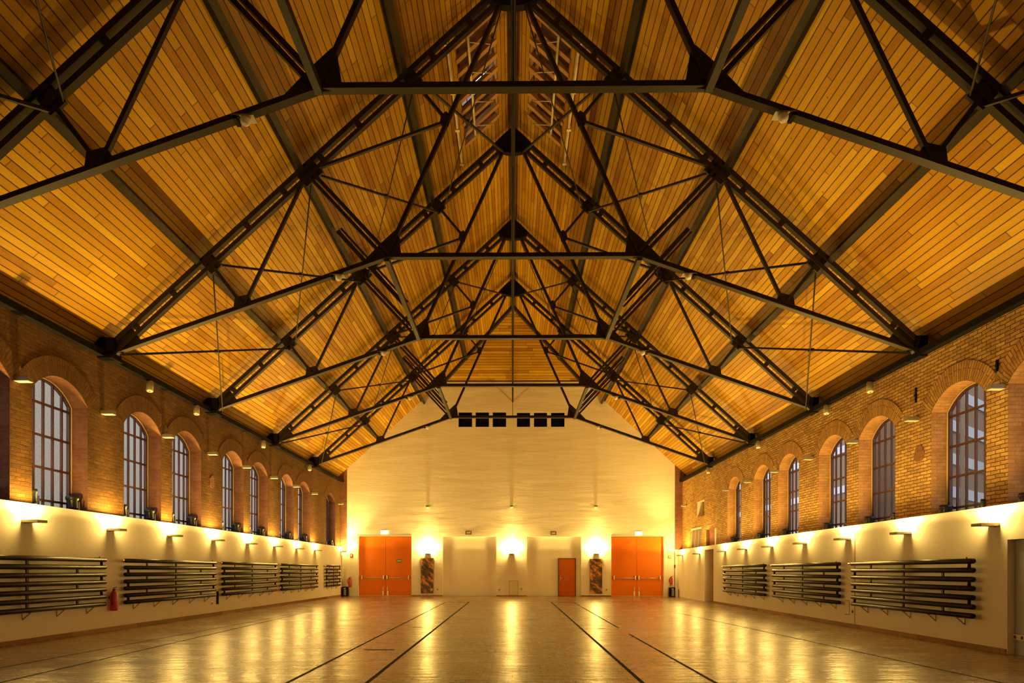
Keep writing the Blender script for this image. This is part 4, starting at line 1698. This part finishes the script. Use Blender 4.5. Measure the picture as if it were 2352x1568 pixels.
# knocked-out brick patches
for px_, py_, xf, sg, ww, hh, lab in ((2112, 1042, RX, 1, 0.42, 0.42, 'ragged red broken patch in the right brick between two near windows'),
                                      (487, 1108, LX, -1, 0.34, 0.42, 'ragged red broken patch in the left brick between third and fourth windows')):
    y, z = on_x(px_, py_, xf)
    pts = []
    for k in range(14):
        a = 2 * PI * k / 14
        rr = 0.5 * (0.8 + 0.35 * random.random())
        pts.append((y + ww * rr * math.cos(a), z + hh * rr * math.sin(a)))
    m = MB()
    m.face([(xf - sg * 0.012, p[0], p[1]) for p in pts], [(p[0], p[1]) for p in pts])
    for k in range(14):
        p, q = pts[k], pts[(k + 1) % 14]
        m.face([(xf - sg * 0.012, *p), (xf - sg * 0.012, *q), (xf + sg * 0.02, *q), (xf + sg * 0.02, *p)])
    tag(build('brick_patch', m, 'redbrick', None, weld=False), lab, 'brick patch', 'broken brick patches')

# ================================================================ FLOOR CHANNELS
ti = 6


def strip(x0, y0, x1, y1, w, label):
    global ti
    m = MB().beam((x0, y0, 0.0), (x1, y1, 0.0), w, 0.008)
    struct('trim_%d' % ti, m, 'black', label, 'floor strip', weld=False)
    ti += 1


strip(-1.80, 4.0, -1.94, 30.6, 0.05, 'dark straight floor joint left of the middle')
strip(-2.82, 8.0, -2.97, 30.1, 0.038, 'dark floor joint next left of the middle one')
strip(-3.0, 30.1, -1.94, 30.6, 0.05, 'short dark cross joint at the far end of the left floor strips')
strip(1.62, 4.0, 1.74, 30.6, 0.05, 'dark straight floor joint right of the middle')
strip(2.62, 16.9, 2.72, 30.3, 0.038, 'far part of the second dark floor joint right of the middle')
strip(2.55, 6.0, 2.60, 15.2, 0.038, 'near part of the second dark floor joint right of the middle')
strip(1.74, 30.6, 2.72, 30.4, 0.05, 'short dark cross joint at the far end of the right floor strips')
strip(-6.35, 7.0, -6.9, 22.5, 0.032, 'thin dark floor joint on the left half')
strip(-7.4, 8.5, -7.0, 24.0, 0.016, 'faint floor joint nearest the left wall')
strip(6.2, 8.5, 5.55, 23.0, 0.032, 'thin dark floor joint on the right half')
for px0, px1, py_, lab in ((948, 969, 1440.5, 'short dark slot in the floor left of the middle'), (1370, 1389, 1442.5, 'short dark slot in the floor right of the middle'), (835, 905, 1492.5, 'dark scratch line across the near left floor')):
    yy = EYE * FPX / (py_ - CY)
    strip((px0 - 1177) / FPX * yy, yy, (px1 - 1177) / FPX * yy, yy, 0.06, lab)

# ================================================================ OUTSIDE
m = MB()
m.face([(-60, -20, -0.3), (60, -20, -0.3), (60, 70, -0.3), (-60, 70, -0.3)])
struct('ground', m, 'ground', 'grey ground outside the hall', 'ground', weld=False)
r = empty('building', (21.5, 30, -0.3))
tag(r, 'brick building with pale window bands seen through the right windows', 'building')
m = MB().box(0, 6, -25, 40, 0, 12)
build('facade', m, 'outbrick', r)
for k in range(3):
    z = 4.2 + 2.6 * k
    m = MB().box(-0.06, 0.02, -24, 39, z, z + 0.45)
    build('window_band', m, 'skyglass', r)
m = MB().box(-3.2, -2.6, -25, 40, 0, 2.9)
build('yard_wall', m, 'render_grey', r)
r = empty('garden_wall', (-22.0, 30, -0.3))
tag(r, 'pale pebbled wall seen through the left windows', 'wall')
m = MB().box(-0.3, 0, -30, 60, 0, 11.6)
build('wall_body', m, 'gravel', r)
m = MB().box(-0.4, 0.1, -30, 60, 11.6, 11.8)
build('coping', m, 'render_grey', r)
r = empty('annex_building', (12.5, 20.6, -0.3), 0.70)
tag(r, 'brick annex with blue-white slanting window bands seen through the near right windows', 'building')
m = MB().box(0, 5.9, 0, 2.2, 0, 9.5)
build('facade', m, 'outbrick', r)
for k in range(6):
    z = 3.0 + 1.05 * k
    m = MB().box(0.25, 5.9, -0.05, 0.02, z, z + 0.34)
    build('window_band', m, 'skyglass', r)
for k in range(2):
    m = MB().box(2.4 + 2.6 * k, 2.75 + 2.6 * k, -0.09, 0.02, 0, 9.5)
    build('pier', m, 'outbrick', r)
